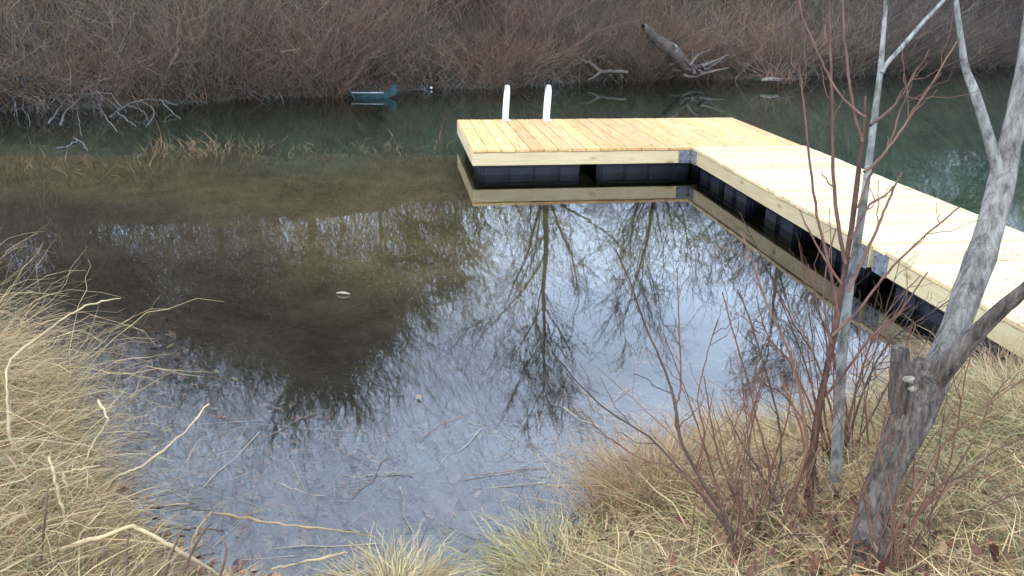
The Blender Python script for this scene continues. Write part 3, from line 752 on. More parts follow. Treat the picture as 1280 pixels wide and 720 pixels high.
def tussock(label, px, py, n, rad, ln, base, elev=(0.7, 1.5), bend=0.9, green=0.0, red=0.0, name='grass_tussock', az=None, w=(0.0010, 0.0024)):
    p = at_z(px, py, 0.05); X, Y = p[0], p[1]; Z = float(height(X, Y))
    q = RNG.normal(0, rad / 2, (n, 2)); 
    zz = height(X + q[:, 0], Y + q[:, 1]) - Z - 0.02
    S = Strands(2); a_ = np.arctan2(q[:, 1], q[:, 0]) + RNG.normal(0, 0.6, n) if az is None else RNG.normal(az, 0.7, n)
    S.add(*blades(q[:, 0], q[:, 1], np.maximum(zz, -0.12), RNG.uniform(*ln, n), RNG.uniform(*w, n), straw(n, base, 0.3, green, red), bend, 6, elev, a_))
    return tag(link(name, S.mesh(name), M_GRASS, None, (X, Y, Z)), label, 'grass clump', 'grass clumps on the near bank')
tussock('pale straw tussock at the bottom edge between the two water inlets', 495, 728, 900, 0.12, (0.10, 0.24), (0.48, 0.38, 0.20), green=0.05)
tussock('yellow green tussock on the bank below the brown sedge clump', 700, 700, 1200, 0.22, (0.10, 0.24), (0.44, 0.36, 0.18), green=0.12)
tussock('rusty brown sedge clump standing in shallow water left of the red shrub', 815, 630, 2000, 0.19, (0.15, 0.40), (0.40, 0.29, 0.165), green=0.03, red=0.2, elev=(1.0, 1.55), bend=0.6)
tussock('tan sedge clump behind the red shrub stems', 935, 585, 1500, 0.24, (0.14, 0.32), (0.42, 0.30, 0.17), red=0.3)
tussock('dry brown clump between the grey tree and the walkway', 1235, 505, 1700, 0.36, (0.18, 0.42), (0.38, 0.28, 0.16), red=0.3)
tussock('straw clump at the right edge of the bank beyond the tree', 1275, 560, 1700, 0.34, (0.18, 0.40), (0.42, 0.33, 0.18), green=0.08)
# big overhanging clump on the left
def mound(label, px, py, n, rad, ln, base, az, lift):
    """tangled long strands that rise, arch over and fall in every direction"""
    p = at_z(px, py, 0.1); X, Y = p[0], p[1]; Z = float(height(X, Y))
    q = RNG.normal(0, 1, (n, 2)) * rad
    a_ = RNG.normal(az, 1.5, n); K = 9; s = np.linspace(0, 1, K); L_ = RNG.uniform(*ln, n)
    turn = RNG.normal(0, 0.9, (n, 1)); ang = a_[:, None] + turn * s
    el = RNG.uniform(0.1, 1.35, n)[:, None] * lift - RNG.uniform(0.6, 2.1, n)[:, None] * s
    st = L_[:, None] / (K - 1)
    d = np.stack([np.cos(ang) * np.cos(el), np.sin(ang) * np.cos(el), np.sin(el)], -1) * st[..., None]
    d += RNG.normal(0, 0.22, d.shape) * st[..., None]
    P = np.cumsum(d, 1) - d[:, :1]
    P[..., :2] += q[:, None]
    hump = 0.22 * min(1.0, rad / 0.22) * (0.5 if 'lower' in label else 1.0) * np.exp(-(q ** 2).sum(1) / (2 * (rad * 0.8) ** 2)) * RNG.random(n) ** 0.7
    P[..., 2] += (np.maximum(height(X + q[:, 0], Y + q[:, 1]), -0.02) - Z + hump)[:, None]
    g_ = np.maximum(height(P[..., 0] + X, P[..., 1] + Y), -0.02) - Z + 0.004
    P[..., 2] = np.maximum(P[..., 2], g_)
    S = Strands(2); w = RNG.uniform(0.0007, 0.0021, n)
    S.add(P, w[:, None] * (1 - 0.7 * s), straw(n, base, 0.4, 0.02, 0.08))
    return tag(link('grass_mound', S.mesh('grass_mound'), M_GRASS, None, (X, Y, Z)), label, 'grass clump', 'grass clumps on the near bank')
mound('tall tangled pale grass mound at the left edge, arching over the water', -95, 535, 4200, 0.22, (0.18, 0.56), (0.45, 0.335, 0.18), 0.3, 1.0)
mound('lower grey straw mound in front of the tall left mound', -30, 645, 2200, 0.24, (0.12, 0.42), (0.42, 0.32, 0.185), 0.6, 0.8)
mound('rear wispy crest of the left grass mound against dark water', -75, 492, 1100, 0.24, (0.25, 0.8), (0.50, 0.37, 0.19), 0.5, 1.1)

# leaves: small bent blades of leaf
def leaves(x, y, z, size, col, tilt=0.5):
    N = len(x); az = RNG.uniform(0, 2 * math.pi, N)
    sh = np.array([(0, -.5, .04), (.26, -.12, .10), (.2, .28, .05), (0, .55, .12), (-.2, .28, .07), (-.27, -.12, .09), (0, 0.02, 0)])
    ca, sa = np.cos(az), np.sin(az)
    tx = RNG.normal(0, tilt, N); ty = RNG.normal(0, tilt, N)
    q = sh[None] * size[:, None, None] * np.stack([RNG.uniform(.8, 1.3, N), RNG.uniform(.8, 1.2, N), RNG.uniform(.5, 2, N)], 1)[:, None]
    q[..., 2] += q[..., 0] * tx[:, None] + q[..., 1] * ty[:, None]
    V = np.stack([q[..., 0] * ca[:, None] - q[..., 1] * sa[:, None] + x[:, None], q[..., 0] * sa[:, None] + q[..., 1] * ca[:, None] + y[:, None], q[..., 2] + z[:, None]], -1)
    tri = np.array([(6, 0, 1), (6, 1, 2), (6, 2, 3), (6, 3, 4), (6, 4, 5), (6, 5, 0)])
    F = (np.arange(N)[:, None, None] * 7 + tri[None]).reshape(-1, 3)
    return V.reshape(-1, 3), F, np.repeat(col, 7, axis=0)
def leafcol(N, dull=0.0):
    pal = np.array([(0.22, 0.085, 0.05), (0.28, 0.14, 0.07), (0.16, 0.075, 0.05), (0.33, 0.21, 0.12), (0.12, 0.055, 0.035)])
    c_ = pal[RNG.integers(0, len(pal), N)] * RNG.uniform(0.7, 1.3, (N, 1))
    return c_ * (1 - dull) + np.array((0.10, 0.08, 0.085)) * dull
N = 5200
x = RNG.uniform(-2.2, 2.6, N); s_ = RNG.uniform(-0.35, 1.5, N) ; y = near_y(x) + s_
k = (RNG.random(N) < np.exp(-np.maximum(s_, 0) * 1.1)) & (y > 1.2); x, y, s_ = x[k], y[k], s_[k]
V1, F1, C1 = leaves(x, y, height(x, y) + 0.008, RNG.uniform(0.03, 0.06, len(x)), leafcol(len(x), 0.3) * 1.25, 0.25)
N = 1000
tb = at_z(1090, 690, 0.3)
x = np.concatenate([RNG.normal(tb[0] - 0.05, 0.22, N // 2), RNG.uniform(-2.0, 3.0, N // 2)]); y = np.concatenate([RNG.normal(tb[1] + 0.02, 0.2, N // 2), RNG.uniform(1.3, 3.6, N // 2)])
k = y < near_y(x); x, y = x[k], y[k]
V2, F2, C2 = leaves(x, y, height(x, y) + RNG.uniform(0.01, 0.09, len(x)), RNG.uniform(0.015, 0.034, len(x)), leafcol(len(x)) * 0.65, 0.8)
me = np_mesh('leaf_litter', np.vstack([V1, V2]), np.vstack([F1, F2 + len(V1)]), np.vstack([C1, C2]), False)
tag(link('leaf_litter', me, M_LEAF), 'dead brown and red leaves scattered on the bank and drowned at its edge', 'leaves', kind='stuff')
for lab, px, py, z, sz, cl in (('large dark red leaf lying on the grass left of the shrub base', 848, 692, None, 0.075, (0.13, 0.035, 0.03)), ('tan leaf floating alone on the reflected sky', 524, 497, 0.006, 0.06, (0.36, 0.22, 0.13))):
    p = at_z(px, py, 0.12 if z is None else z); z = float(height(p[0], p[1])) + 0.05 if z is None else z
    V, F_, C_ = leaves(np.zeros(1), np.zeros(1), np.zeros(1), np.array([sz * 0.75]), np.array([cl]) * 0.8, 0.2)
    tag(link('fallen_leaf', np_mesh('fallen_leaf', V, F_, C_), M_LEAF, None, (p[0], p[1], z)), lab, 'leaf', 'single dead leaves')
p = at_z(429, 367, 0.008)
S = Strands(5); S.add(catmull([(-0.045, 0.01, 0), (0, 0, 0.006), (0.045, -0.008, 0)], 8), np.array([.002, .005, .007, .008, .008, .007, .005, .002]) , (0.32, 0.27, 0.19))
tag(link('wood_chip', S.mesh('wood_chip'), M_TWIG, None, tuple(p)), 'pale splinter floating on the dark mirrored crown', 'wood chip')

# drowned and floating straws in the shallows
S = Strands(3)
N = 420
px_ = np.concatenate([RNG.uniform(230, 760, 260), RNG.uniform(640, 960, 140)]); py_ = np.concatenate([RNG.uniform(520, 715, 260), RNG.uniform(480, 600, 140)])
W3 = np.array([at_z(a_, b_, 0.004) for a_, b_ in zip(px_, py_)])
k = W3[:, 1] > near_y(W3[:, 0]); W3 = W3[k]; N = len(W3)
az = RNG.uniform(0, math.pi, N); ln = RNG.uniform(0.08, 0.45, N); s = np.linspace(-.5, .5, 5)
P = np.zeros((N, 5, 3)); P[..., 0] = W3[:, :1] + np.cos(az)[:, None] * ln[:, None] * s; P[..., 1] = W3[:, 1:2] + np.sin(az)[:, None] * ln[:, None] * s
P[..., 2] = np.where(RNG.random(N) < 0.12, 0.003, RNG.uniform(-0.09, -0.012, N))[:, None] + RNG.normal(0, .004, (N, 5)); P[:, :, :2] += RNG.normal(0, 0.008, (N, 5, 2))
S.add(P, RNG.uniform(0.0006, 0.0018, (N, 1)) * np.ones((1, 5)), straw(N, (0.50, 0.42, 0.30), 0.35, 0, 0.2))
# thin sedge stalks standing in the shallows (rusty) and along the weed bed further out
N = 520
px_ = np.concatenate([RNG.normal(705, 45, 300), RNG.uniform(640, 960, 220)]); py_ = np.concatenate([RNG.normal(545, 45, 300), RNG.uniform(500, 600, 220)])
W3 = np.array([at_z(a_, b_, 0) for a_, b_ in zip(px_, py_)]); k = W3[:, 1] > near_y(W3[:, 0]); W3 = W3[k]; N = len(W3)
S.add(*blades(W3[:, 0], W3[:, 1], height(W3[:, 0], W3[:, 1]), RNG.uniform(0.12, 0.34, N), RNG.uniform(0.0008, 0.0018, N), straw(N, (0.42, 0.30, 0.20), 0.3, 0, 0.35), 0.9, 6, (0.6, 1.5)))
N = 420
px_ = np.concatenate([RNG.uniform(180, 330, 420), RNG.uniform(330, 560, 200), RNG.uniform(0, 200, 160)]); py_ = np.concatenate([RNG.normal(188, 7, 420), RNG.normal(190, 7, 200), RNG.normal(206, 10, 160)])
W3 = np.array([at_z(a_, b_, 0) for a_, b_ in zip(px_, py_)]); N = len(W3)
S.add(*blades(W3[:, 0], W3[:, 1], 0 * W3[:, 0] - 0.1, 0.09 + np.abs(RNG.normal(0.0, 0.12, N)), RNG.uniform(0.0015, 0.004, N), straw(N, (0.36, 0.26, 0.14), 0.35, 0.1, 0.2), 0.5, 5, (0.7, 1.55)))
N = 3600
x = RNG.uniform(-7, 3, N); y = RNG.uniform(4.6, 11.5, N); k = (fbm(x * 0.8 + 3, y * 0.9) + 0.3 * fbm(x * 3, y * 3) > 0.70); x, y = x[k], y[k]; N = len(x)
S.add(*blades(x, y, height(x, y) - 0.01, np.minimum(RNG.uniform(0.06, 0.26, N), np.maximum(0.03, -height(x, y) * 0.95)), RNG.uniform(0.0010, 0.0028, N), straw(N, (0.19, 0.145, 0.08), 0.4, 0.2, 0.15), 0.8, 4, (0.2, 1.3)))
tag(link('sedge_stalks', S.mesh('sedge_stalks'), M_GRASS), 'thin drowned and standing sedge stalks in the shallow water', 'sedge', kind='stuff')

# bent reeds in the lower left, one by one
reeds = [
 ('thick pale reed bent in a shallow peak along the bottom left edge', [(-30, 722), (40, 702), (100, 680), (160, 660), (172, 660), (215, 683), (268, 716), (300, 740)], 7, 2.15, 2.2),
 ('long pale reed slanting up to the right over the left shallows', [(-20, 700), (40, 660), (90, 632), (150, 594), (175, 584), (225, 545), (262, 505)], 5, 2.35, 3.0),
 ('orange reed bent over near its base and lying out to the right', [(238, 700), (244, 668), (262, 644), (272, 641), (330, 652), (400, 660), (470, 671)], 4.5, 2.35, 2.5),
 ('short pale reed stub pointing right at the bottom edge', [(340, 712), (375, 704), (410, 696), (434, 690)], 5, 2.3, 2.4),
 ('snapped pale reed stem standing upright in the left grass', [(62, 570), (68, 600), (74, 622), (80, 645), (88, 672)], 5, 2.5, 2.3),
 ('short hooked pale reed beside the snapped stem', [(84, 625), (81, 603), (80, 592), (92, 588), (125, 582)], 4.5, 2.5, 2.6),
 ('tall pale stem curving up the left edge and bending right over the mound', [(14, 560), (10, 520), (8, 475), (14, 450), (40, 428), (80, 398), (110, 382), (150, 372)], 4.5, 2.7, 3.2),
 ('brown stem crossing the left grass down from a pale joint', [(8, 568), (25, 590), (38, 608), (48, 640), (56, 668)], 4, 2.45, 2.35),
 ('pale forked stem low over the water right of the left mound', [(122, 500), (134, 522), (132, 530), (118, 552), (106, 575)], 4, 2.9, 2.7),
 ('thin white straw lying over the shallows at lower left', [(105, 624), (150, 629), (190, 632), (237, 629)], 3, 2.7, 2.75),
]
for i, (lab, pts, wpx, ya, yb) in enumerate(reeds):
    Q = px_path(pts, ya, yb); r = wpx / 2 * 2.25 / FPX
    colr = (0.54, 0.41, 0.23) if i not in (2, 7) else ((0.42, 0.29, 0.16) if i == 2 else (0.30, 0.20, 0.12))
    S = Strands(6); P, rr, cl = limb(Q, [r, r, r * 0.9, r * 0.55], 5 * len(pts), col=colr)
    arc = np.concatenate([[0], np.cumsum(np.linalg.norm(np.diff(P, axis=0), axis=1))])
    rr = rr * (1 + 0.22 * np.sin(arc * 21 + i) + RNG.normal(0, 0.10, len(rr)))
    P = P + RNG.normal(0, 0.0022, P.shape)
    S.add(P - P[0], rr, cl)
    for q in range(5):        # torn sheath strips that peel off the stem
        j = int(RNG.uniform(0.1, 0.8) * (len(P) - 2)); dd = P[j + 1] - P[j]; dd /= np.linalg.norm(dd); sl = RNG.uniform(0.04, 0.13); u_ = np.linspace(0, 1, 6)
        W_ = P[j] - P[0] + (dd + RNG.normal(0, 0.35, 3)) * (sl * u_)[:, None]; W_[:, 2] -= 0.3 * sl * u_ ** 2
        S.add(W_, 0.0016 * (1 - 0.8 * u_), np.asarray(colr) * RNG.uniform(0.6, 1.0))
    tag(link('reed', S.mesh('reed'), M_GRASS, None, tuple(P[0])), lab, 'reed', 'broken reeds at the near edge')
# dark upright weed stems in the lower left
weeds = [[(228, 720), (240, 690), (256, 662), (265, 655)], [(160, 722), (158, 690), (162, 665)], [(50, 720), (52, 690), (57, 640), (60, 610)], [(275, 722), (283, 690), (278, 672)], [(205, 722), (215, 690), (228, 662)], [(140, 720), (132, 690), (127, 680)], [(70, 722), (72, 690), (70, 665)]]
wl = ['dark stem leaning right at the tip of the bent peak reed', 'reddish stem standing under the peak of the bent reed', 'dark stem crossing the long slanting reed at far left', 'dark stem rising at the base of the orange reed', 'thin dark stem right of the reddish one under the bent reed', 'short dark stem left of the reddish one under the bent reed', 'short dark stem at the bottom beside the far left dark stem']
for pts, lab in zip(weeds, wl):
    P, rr, cl = limb(px_path(pts, 2.1, 2.2), [0.0045, 0.004, 0.002], 12, col=(0.11, 0.065, 0.045)); S = Strands(5); S.add(P - P[0], rr, cl)
    tag(link('weed_stem', S.mesh('weed_stem'), M_TWIG, None, tuple(P[0])), lab, 'weed stem', 'dark weed stems in the lower left')

# ------------------------------------------------------------------ the grey forked tree on the right
def trunk_mesh(name, P, r, n=46, sides=22, ridge=0.0, lobes=0.10, twist=2.0, seed=0, cap=True):
    Q = catmull(P, n); rr = np.interp(np.linspace(0, 1, n), np.linspace(0, 1, len(r)), r)
    T = np.gradient(Q, axis=0); T /= np.linalg.norm(T, axis=1, keepdims=True)
    A = np.cross(T, np.array([0, 1.0, 0.15])); A /= np.linalg.norm(A, axis=1, keepdims=True); B = np.cross(T, A)
    th = np.arange(sides) * 2 * math.pi / sides
    S_ = np.linspace(0, 1, n)[:, None]
    mod = 1 + lobes * np.sin(3 * th[None] + twist * S_ * 3 + seed) + lobes * 0.6 * np.sin(5 * th[None] - twist * S_ * 4 + seed * 2) + 0.10 * (fbm(th[None] * 1.6 + seed, S_ * 16 + 0 * th[None]) - 0.5) * 2
    if ridge:
        wx_ = 2 * math.pi; LL = np.concatenate([[0], np.cumsum(np.linalg.norm(np.diff(Q, axis=0), axis=1))])[:, None]
        n1_ = fbm(np.cos(th)[None] * 4.2 + 9 + seed + LL * 1.2, np.sin(th)[None] * 4.2 + LL * 5.5 + 20, 4)
        mod = mod + ridge * (np.abs(n1_ - 0.5) * 5 - 0.6)
    V = Q[:, None] + (A[:, None] * np.cos(th)[None, :, None] + B[:, None] * np.sin(th)[None, :, None]) * (rr[:, None] * mod)[..., None]
    V = V.reshape(-1, 3)
    i = np.arange(n - 1)[:, None] * sides; j = np.arange(sides)[None]; j2 = (j + 1) % sides
    F = np.stack([i + j, i + j2, i + sides + j2, i + sides + j], -1).reshape(-1, 4)
    if cap:
        V = np.vstack([V, Q[-1] + T[-1] * rr[-1] * 0.3]); c_ = len(V) - 1; k = (n - 1) * sides
        F = np.vstack([F, np.array([(k + a_, k + (a_ + 1) % sides, c_, c_) for a_ in range(sides)])])
        tri = F[-sides:, :3]; F = F[:-sides]
        me = bpy.data.meshes.new(name); me.from_pydata(V.tolist(), [], F.tolist() + tri.tolist())
        me.polygons.foreach_set('use_smooth', np.ones(len(me.polygons), bool)); me.update(); return me
    return np_mesh(name, V, F)
def pr(w, y): return w / 2 * y * 0.86 / FPX       # width in the picture -> radius at that distance
TB = at_y(1088, 712, 2.06)
tree = empty('forked_tree', tuple(TB)); tag(tree, 'grey weathered tree with a broken fork standing before the walkway', 'tree')
rel = lambda pts, ya, yb: [p - TB for p in px_path(pts, ya, yb)]
tp = rel([(1082, 745), (1087, 700), (1090, 660), (1103, 610), (1123, 562), (1139, 522), (1150, 485), (1160, 455)], 2.04, 2.32)
link('trunk', trunk_mesh('trunk', tp, [pr(120, 2.1), pr(72, 2.1), pr(50, 2.1), pr(49, 2.15), pr(52, 2.2), pr(61, 2.25), pr(66, 2.3), pr(44, 2.35)], lobes=0.08, seed=1, n=150, sides=72, ridge=0.11), M_TRUNK, tree)
lp_ = rel([(1152, 525), (1166, 478), (1180, 440), (1199, 396), (1211, 360), (1221, 330), (1234, 292), (1249, 240), (1258, 200), (1270, 150), (1283, 85), (1293, 20), (1305, -70)], 2.30, 2.75)
link('leader', trunk_mesh('leader', lp_, [pr(36, 2.3), pr(44, 2.3), pr(37, 2.35), pr(39, 2.4), pr(42, 2.4), pr(44, 2.45), pr(40, 2.5), pr(37, 2.5), pr(32, 2.5), pr(28, 2.6), pr(26, 2.6), pr(25, 2.7), pr(24, 2.7)], n=170, sides=48, ridge=0.06, lobes=0.09, seed=4), M_LEADER, tree)
link('broken_stub', trunk_mesh('broken_stub', rel([(1140, 550), (1130, 505), (1126, 465), (1123, 434)], 2.23, 2.24), [pr(26, 2.2), pr(36, 2.2), pr(33, 2.2), pr(24, 2.2)], n=60, sides=40, ridge=0.14, lobes=0.14, seed=7), M_TRUNK, tree)
link('branch', trunk_mesh('branch', rel([(1168, 480), (1190, 452), (1218, 420), (1250, 388), (1285, 358), (1330, 320)], 2.28, 2.1), [pr(30, 2.3), pr(30, 2.3), pr(26, 2.2), pr(23, 2.2), pr(20, 2.1), pr(18, 2.1)], n=60, sides=28, ridge=0.07, lobes=0.06, seed=9), M_TRUNK, tree)
bp_ = link('branch', trunk_mesh('branch', rel([(1254, 236), (1245, 205), (1232, 160), (1218, 115), (1207, 85), (1201, 45), (1195, 0), (1190, -60)], 2.57, 2.62), [pr(22, 2.5), pr(18, 2.5), pr(15, 2.5), pr(14, 2.5), pr(11, 2.5), pr(8, 2.6), pr(7, 2.6), pr(5, 2.6)], n=34, sides=12, lobes=0.06, seed=11), M_MOTTLE, tree)
for (a_, b_, s_) in ((1137, 474, 9), (1140, 486, 6)):
    p = at_y(a_, b_, 2.17) - TB
    bm = bmesh.new(); bmesh.ops.create_icosphere(bm, subdivisions=3, radius=pr(s_ * 2, 2.17))
    for v in bm.verts:
        v.co.y *= 0.55; v.co.z *= 0.8; v.co *= 1 + 1.3 * (float(fbm(v.co.x * 150 + a_, v.co.z * 150 + v.co.y * 60 + b_)) - 0.5)
    for f in bm.faces: f.smooth = True
    me = bpy.data.meshes.new('fungus'); bm.to_mesh(me); bm.free()
    o = link('fungus', me, M_FUNGUS, tree, tuple(p))

# ------------------------------------------------------------------ saplings and red twigs
RED = [(0.115, 0.050, 0.030), (0.095, 0.048, 0.030), (0.13, 0.066, 0.038), (0.06, 0.037, 0.027)]
def stem_part(root, base, pts, ya, yb, w0, w1, col, mat=M_TWIG, twigs=0, sides=6, tl=(0.06, 0.22), name='stem'):
    P = catmull(px_path(pts, ya, yb), 5 * len(pts)) - base; n = len(P); ym = (ya + yb) / 2
    P[1:-1] += RNG.normal(0, 0.0009, (n - 2, 3))
    rr = np.linspace(pr(w0, ym), pr(w1, ym), n)
    S = Strands(sides); S.add(P, rr, np.asarray(col))
    for k in range(twigs):
        i = int(RNG.uniform(0.3, 0.98) * (n - 2)); d0 = P[i + 1] - P[i]; d0 /= np.linalg.norm(d0)
        d = d0 * 0.9 + RNG.normal(0, 0.55, 3) * np.array([1, 0.8, 0.7]); d /= np.linalg.norm(d)
        ln = RNG.uniform(*tl); s = np.linspace(0, 1, 6)
        Q = P[i] + d * (ln * s)[:, None]; Q[:, 2] += 0.15 * ln * s ** 2; Q[1:] += RNG.normal(0, 0.012, (5, 3)) * ln * 3
        S.add(Q, max(rr[i] * 0.5, 0.0013) * (1 - 0.55 * s), np.asarray(col) * RNG.uniform(0.9, 1.25))
    link(name, S.mesh(name), mat, root)
def plant(name, label, cat, base_px, yb, stems, group=None, fine=13, lean=0):
    B = at_y(base_px[0], base_px[1], yb)
    root = empty(name, tuple(B)); tag(root, label, cat, group)
    for s_ in stems:
        pts, ya, y2, w0, w1, tw = s_[:6]
        stem_part(root, B, pts, ya, y2, w0 * 0.8, w1 * 0.8, np.array(random.choice(RED)) * RNG.uniform(0.85, 1.15), twigs=tw)
    for k in range(fine):        # fine straight shoots that fan up between the main stems
        x0 = base_px[0] + RNG.normal(0, 30); dx = RNG.normal(lean, 75); hgt = RNG.uniform(110, 330)
        pts = [(x0, base_px[1]), (x0 + dx * 0.22, base_px[1] - hgt * 0.33), (x0 + dx * 0.58, base_px[1] - hgt * 0.68), (x0 + dx, base_px[1] - hgt)]
        stem_part(root, B, pts, yb + RNG.uniform(-.04, .04), yb + RNG.uniform(0.1, 0.45), RNG.uniform(2, 3.6), 1.2, np.array(random.choice(RED)) * RNG.uniform(0.85, 1.2), twigs=int(RNG.integers(0, 4)), sides=5)
    return root
# mottled grey sapling
B = at_y(1040, 655, 2.5)
sap = empty('grey_sapling', tuple(B)); tag(sap, 'slender mottled grey sapling with a pale upper fork beside the red stems', 'sapling')
r_ = lambda pts, ya, yb: [p - B for p in px_path(pts, ya, yb)]
link('trunk', trunk_mesh('trunk', r_([(1038, 665), (1044, 600), (1049, 520), (1053, 440), (1060, 370), (1070, 310), (1081, 240), (1091, 160), (1099, 100), (1103, 60), (1107, 10), (1112, -50)], 2.5, 2.75),
    [pr(21, 2.5), pr(18, 2.5), pr(17, 2.5), pr(16, 2.5), pr(14, 2.6), pr(12, 2.6), pr(11, 2.6), pr(9.5, 2.7), pr(8, 2.7), pr(7, 2.7), pr(6, 2.7), pr(5, 2.7)], n=110, sides=16, ridge=0.05, lobes=0.05, seed=15), M_MOTTLE, sap)
link('branch', trunk_mesh('branch', r_([(1101, 92), (1108, 80), (1128, 58), (1152, 30), (1180, 0), (1215, -40)], 2.68, 2.8), [pr(8, 2.7), pr(7, 2.7), pr(6.5, 2.7), pr(6, 2.7), pr(5, 2.7), pr(4, 2.7)], n=26, sides=8, lobes=0.04, seed=17), M_MOTTLE, sap)
# the thick red stem beside it
B = at_y(1010, 655, 2.4)
red = empty('red_sapling', tuple(B)); tag(red, 'red brown sapling with a straight main stem in front of the grey sapling', 'sapling')
r2 = lambda pts, ya, yb: [p - B for p in px_path(pts, ya, yb)]
link('trunk', trunk_mesh('trunk', r2([(1008, 665), (1014, 590), (1024, 510), (1038, 440), (1048, 385), (1057, 330), (1065, 280), (1071, 230), (1076, 190), (1080, 160), (1082, 120)], 2.4, 2.6),
    [pr(17, 2.4), pr(14, 2.4), pr(12, 2.4), pr(10, 2.4), pr(9, 2.5), pr(8, 2.5), pr(8, 2.5), pr(8, 2.5), pr(6, 2.5), pr(5, 2.5), pr(3, 2.6)], n=56, sides=10, lobes=0.04, seed=21), M_REDBARK, red)
for pts, w0, w1, tw in [
    ([(1052, 355), (1030, 322), (1012, 290), (999, 262)], 4, 2, 1), ([(1057, 330), (1046, 270), (1041, 200), (1040, 120), (1038, 60), (1036, -20)], 6, 3, 3),
    ([(1078, 178), (1066, 130), (1058, 70), (1053, 0), (1052, -30)], 5, 3, 1), ([(1083, 147), (1060, 130), (1038, 100), (1020, 60), (1003, 20), (995, -20)], 4, 2, 2),
    ([(1088, 157), (1115, 135), (1135, 108), (1147, 84)], 5, 2, 4), ([(1080, 215), (1100, 198), (1125, 165), (1160, 112), (1196, 52)], 5, 2.5, 4),
    ([(1072, 260), (1090, 215), (1112, 180), (1125, 140), (1140, 105)], 4, 2, 3), ([(1060, 365), (1080, 322), (1098, 282), (1112, 248), (1127, 215)], 6, 3, 2),
    ([(1048, 395), (1036, 330), (1020, 260), (1009, 170), (1003, 120), (999, 82)], 5, 2, 3), ([(1040, 430), (1030, 380), (1034, 330), (1045, 285)], 4, 2, 2),
    ([(1064, 300), (1085, 258), (1105, 245), (1120, 230)], 4, 2, 2), ([(1040, 420), (1075, 385), (1110, 340), (1150, 300), (1200, 258)], 5, 2.5, 3),
    ([(1026, 500), (1060, 460), (1090, 420), (1120, 395), (1160, 340)], 5, 2, 4)]:
    stem_part(red, B, pts, 2.45, 2.6 + RNG.uniform(-.15, .15), w0, w1, np.array((0.115, 0.058, 0.042)) * RNG.uniform(0.8, 1.2), twigs=tw, name='branch')
# shrub with several red stems left of it
plant('red_shrub', 'many stemmed red twig shrub leaning left over the water', 'shrub', (920, 712), 2.1, [
    ([(920, 716), (912, 660), (880, 605), (852, 552), (843, 500), (830, 460), (806, 405), (785, 345), (770, 312)], 2.1, 2.5, 9, 2.5, 5),
    ([(843, 512), (851, 480), (849, 420), (846, 335)], 2.3, 2.45, 5, 2, 3),
    ([(914, 668), (866, 605), (815, 550), (770, 520), (735, 492), (690, 440)], 2.1, 2.5, 6, 2, 4),
    ([(900, 640), (850, 590), (800, 572), (752, 540), (725, 510)], 2.1, 2.4, 5, 2, 4),
    ([(930, 716), (945, 640), (930, 585), (918, 540), (930, 505)], 2.15, 2.4, 7, 3, 4),
    ([(870, 590), (880, 540), (872, 500), (885, 440), (897, 400)], 2.25, 2.5, 4, 2, 3)], 'red twig shrubs on the near bank')
plant('red_shrub', 'upright red twig shrub in front of the saplings, stems crossing low down', 'shrub', (950, 712), 2.2, [
    ([(944, 716), (950, 640), (962, 590), (945, 520), (936, 480), (918, 420), (903, 365)], 2.2, 2.6, 7, 2.5, 4),
    ([(955, 716), (960, 640), (975, 580), (972, 520), (950, 440), (932, 385), (922, 362)], 2.2, 2.6, 7, 2.5, 4),
    ([(958, 712), (990, 620), (1008, 560), (1002, 505), (987, 443), (958, 378), (935, 310), (926, 290)], 2.2, 2.6, 8, 2.5, 5),
    ([(950, 716), (975, 660), (1000, 600), (1020, 540), (1015, 480), (1008, 420)], 2.2, 2.5, 7, 3, 5),
    ([(948, 716), (932, 660), (920, 600), (928, 560), (945, 500), (960, 460)], 2.2, 2.5, 6, 2.5, 5),
    ([(946, 720), (970, 650), (962, 600), (985, 520), (992, 455)], 2.25, 2.5, 5, 2, 4),
    ([(950, 716), (930, 650), (900, 575), (888, 520), (880, 470)], 2.2, 2.5, 6, 2, 5),
    ([(1000, 716), (985, 660), (955, 600), (925, 550), (902, 500)], 2.2, 2.5, 6, 2, 4),
    ([(1040, 716), (1022, 670), (1012, 600), (1002, 540), (988, 500), (980, 480)], 2.25, 2.5, 6, 3, 4)], 'red twig shrubs on the near bank')
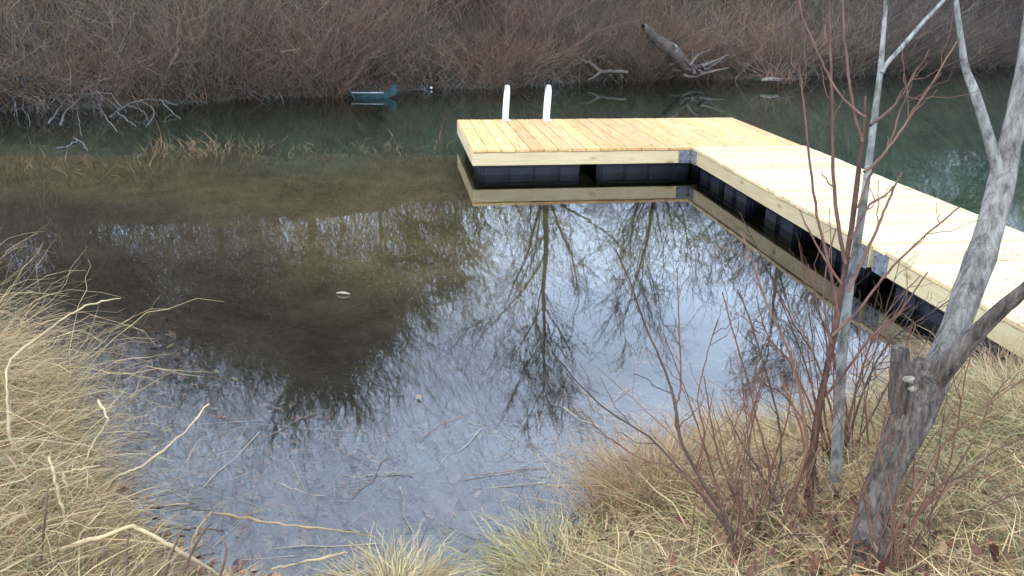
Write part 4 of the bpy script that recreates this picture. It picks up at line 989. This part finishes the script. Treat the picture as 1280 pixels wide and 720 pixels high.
plant('red_shrub', 'red twig shrub spreading right from the foot of the grey tree', 'shrub', (1120, 712), 2.0, [
    ([(1100, 716), (1130, 640), (1160, 590), (1180, 555), (1230, 510), (1285, 470)], 2.0, 2.3, 8, 3, 6),
    ([(1122, 712), (1165, 660), (1215, 640), (1290, 610)], 2.0, 2.2, 5, 2, 4),
    ([(1115, 712), (1150, 640), (1180, 600), (1195, 540), (1205, 480), (1215, 440)], 2.0, 2.3, 6, 2, 5),
    ([(1130, 680), (1160, 620), (1210, 590), (1250, 560), (1290, 545)], 2.05, 2.3, 5, 2, 5),
    ([(1060, 712), (1068, 650), (1090, 590), (1112, 540), (1130, 500)], 1.95, 2.02, 5, 2.5, 3),
    ([(1140, 690), (1180, 610), (1220, 545), (1240, 500), (1262, 470)], 2.1, 2.4, 5, 2, 6),
    ([(1150, 640), (1200, 600), (1240, 595), (1280, 580)], 2.1, 2.2, 4, 2, 4)], 'red twig shrubs on the near bank')
plant('red_shrub', 'bushy cluster of fine red twigs between the saplings and the walkway', 'shrub', (1050, 590), 2.7, [
    ([(1050, 590), (1040, 520), (1020, 450), (990, 400), (965, 345)], 2.7, 2.9, 5, 2, 16),
    ([(1046, 590), (1030, 510), (1035, 440), (1022, 380), (1010, 330)], 2.7, 2.9, 5, 2, 16),
    ([(1048, 590), (1010, 500), (985, 450), (960, 420), (945, 370)], 2.7, 2.9, 5, 2, 16),
    ([(1050, 590), (1065, 510), (1085, 440), (1110, 390), (1150, 345)], 2.7, 2.9, 5, 2, 16),
    ([(1050, 590), (1075, 500), (1110, 430), (1150, 400), (1195, 370)], 2.7, 2.9, 5, 2, 16),
    ([(1052, 590), (1058, 510), (1042, 450), (1050, 400), (1052, 350)], 2.7, 2.9, 5, 2, 16),
    ([(1050, 590), (1000, 520), (975, 490), (952, 480)], 2.7, 2.9, 4, 2, 16),
    ([(1052, 590), (1100, 500), (1130, 440), (1142, 400)], 2.75, 2.9, 4, 2, 7)], 'red twig shrubs on the near bank')
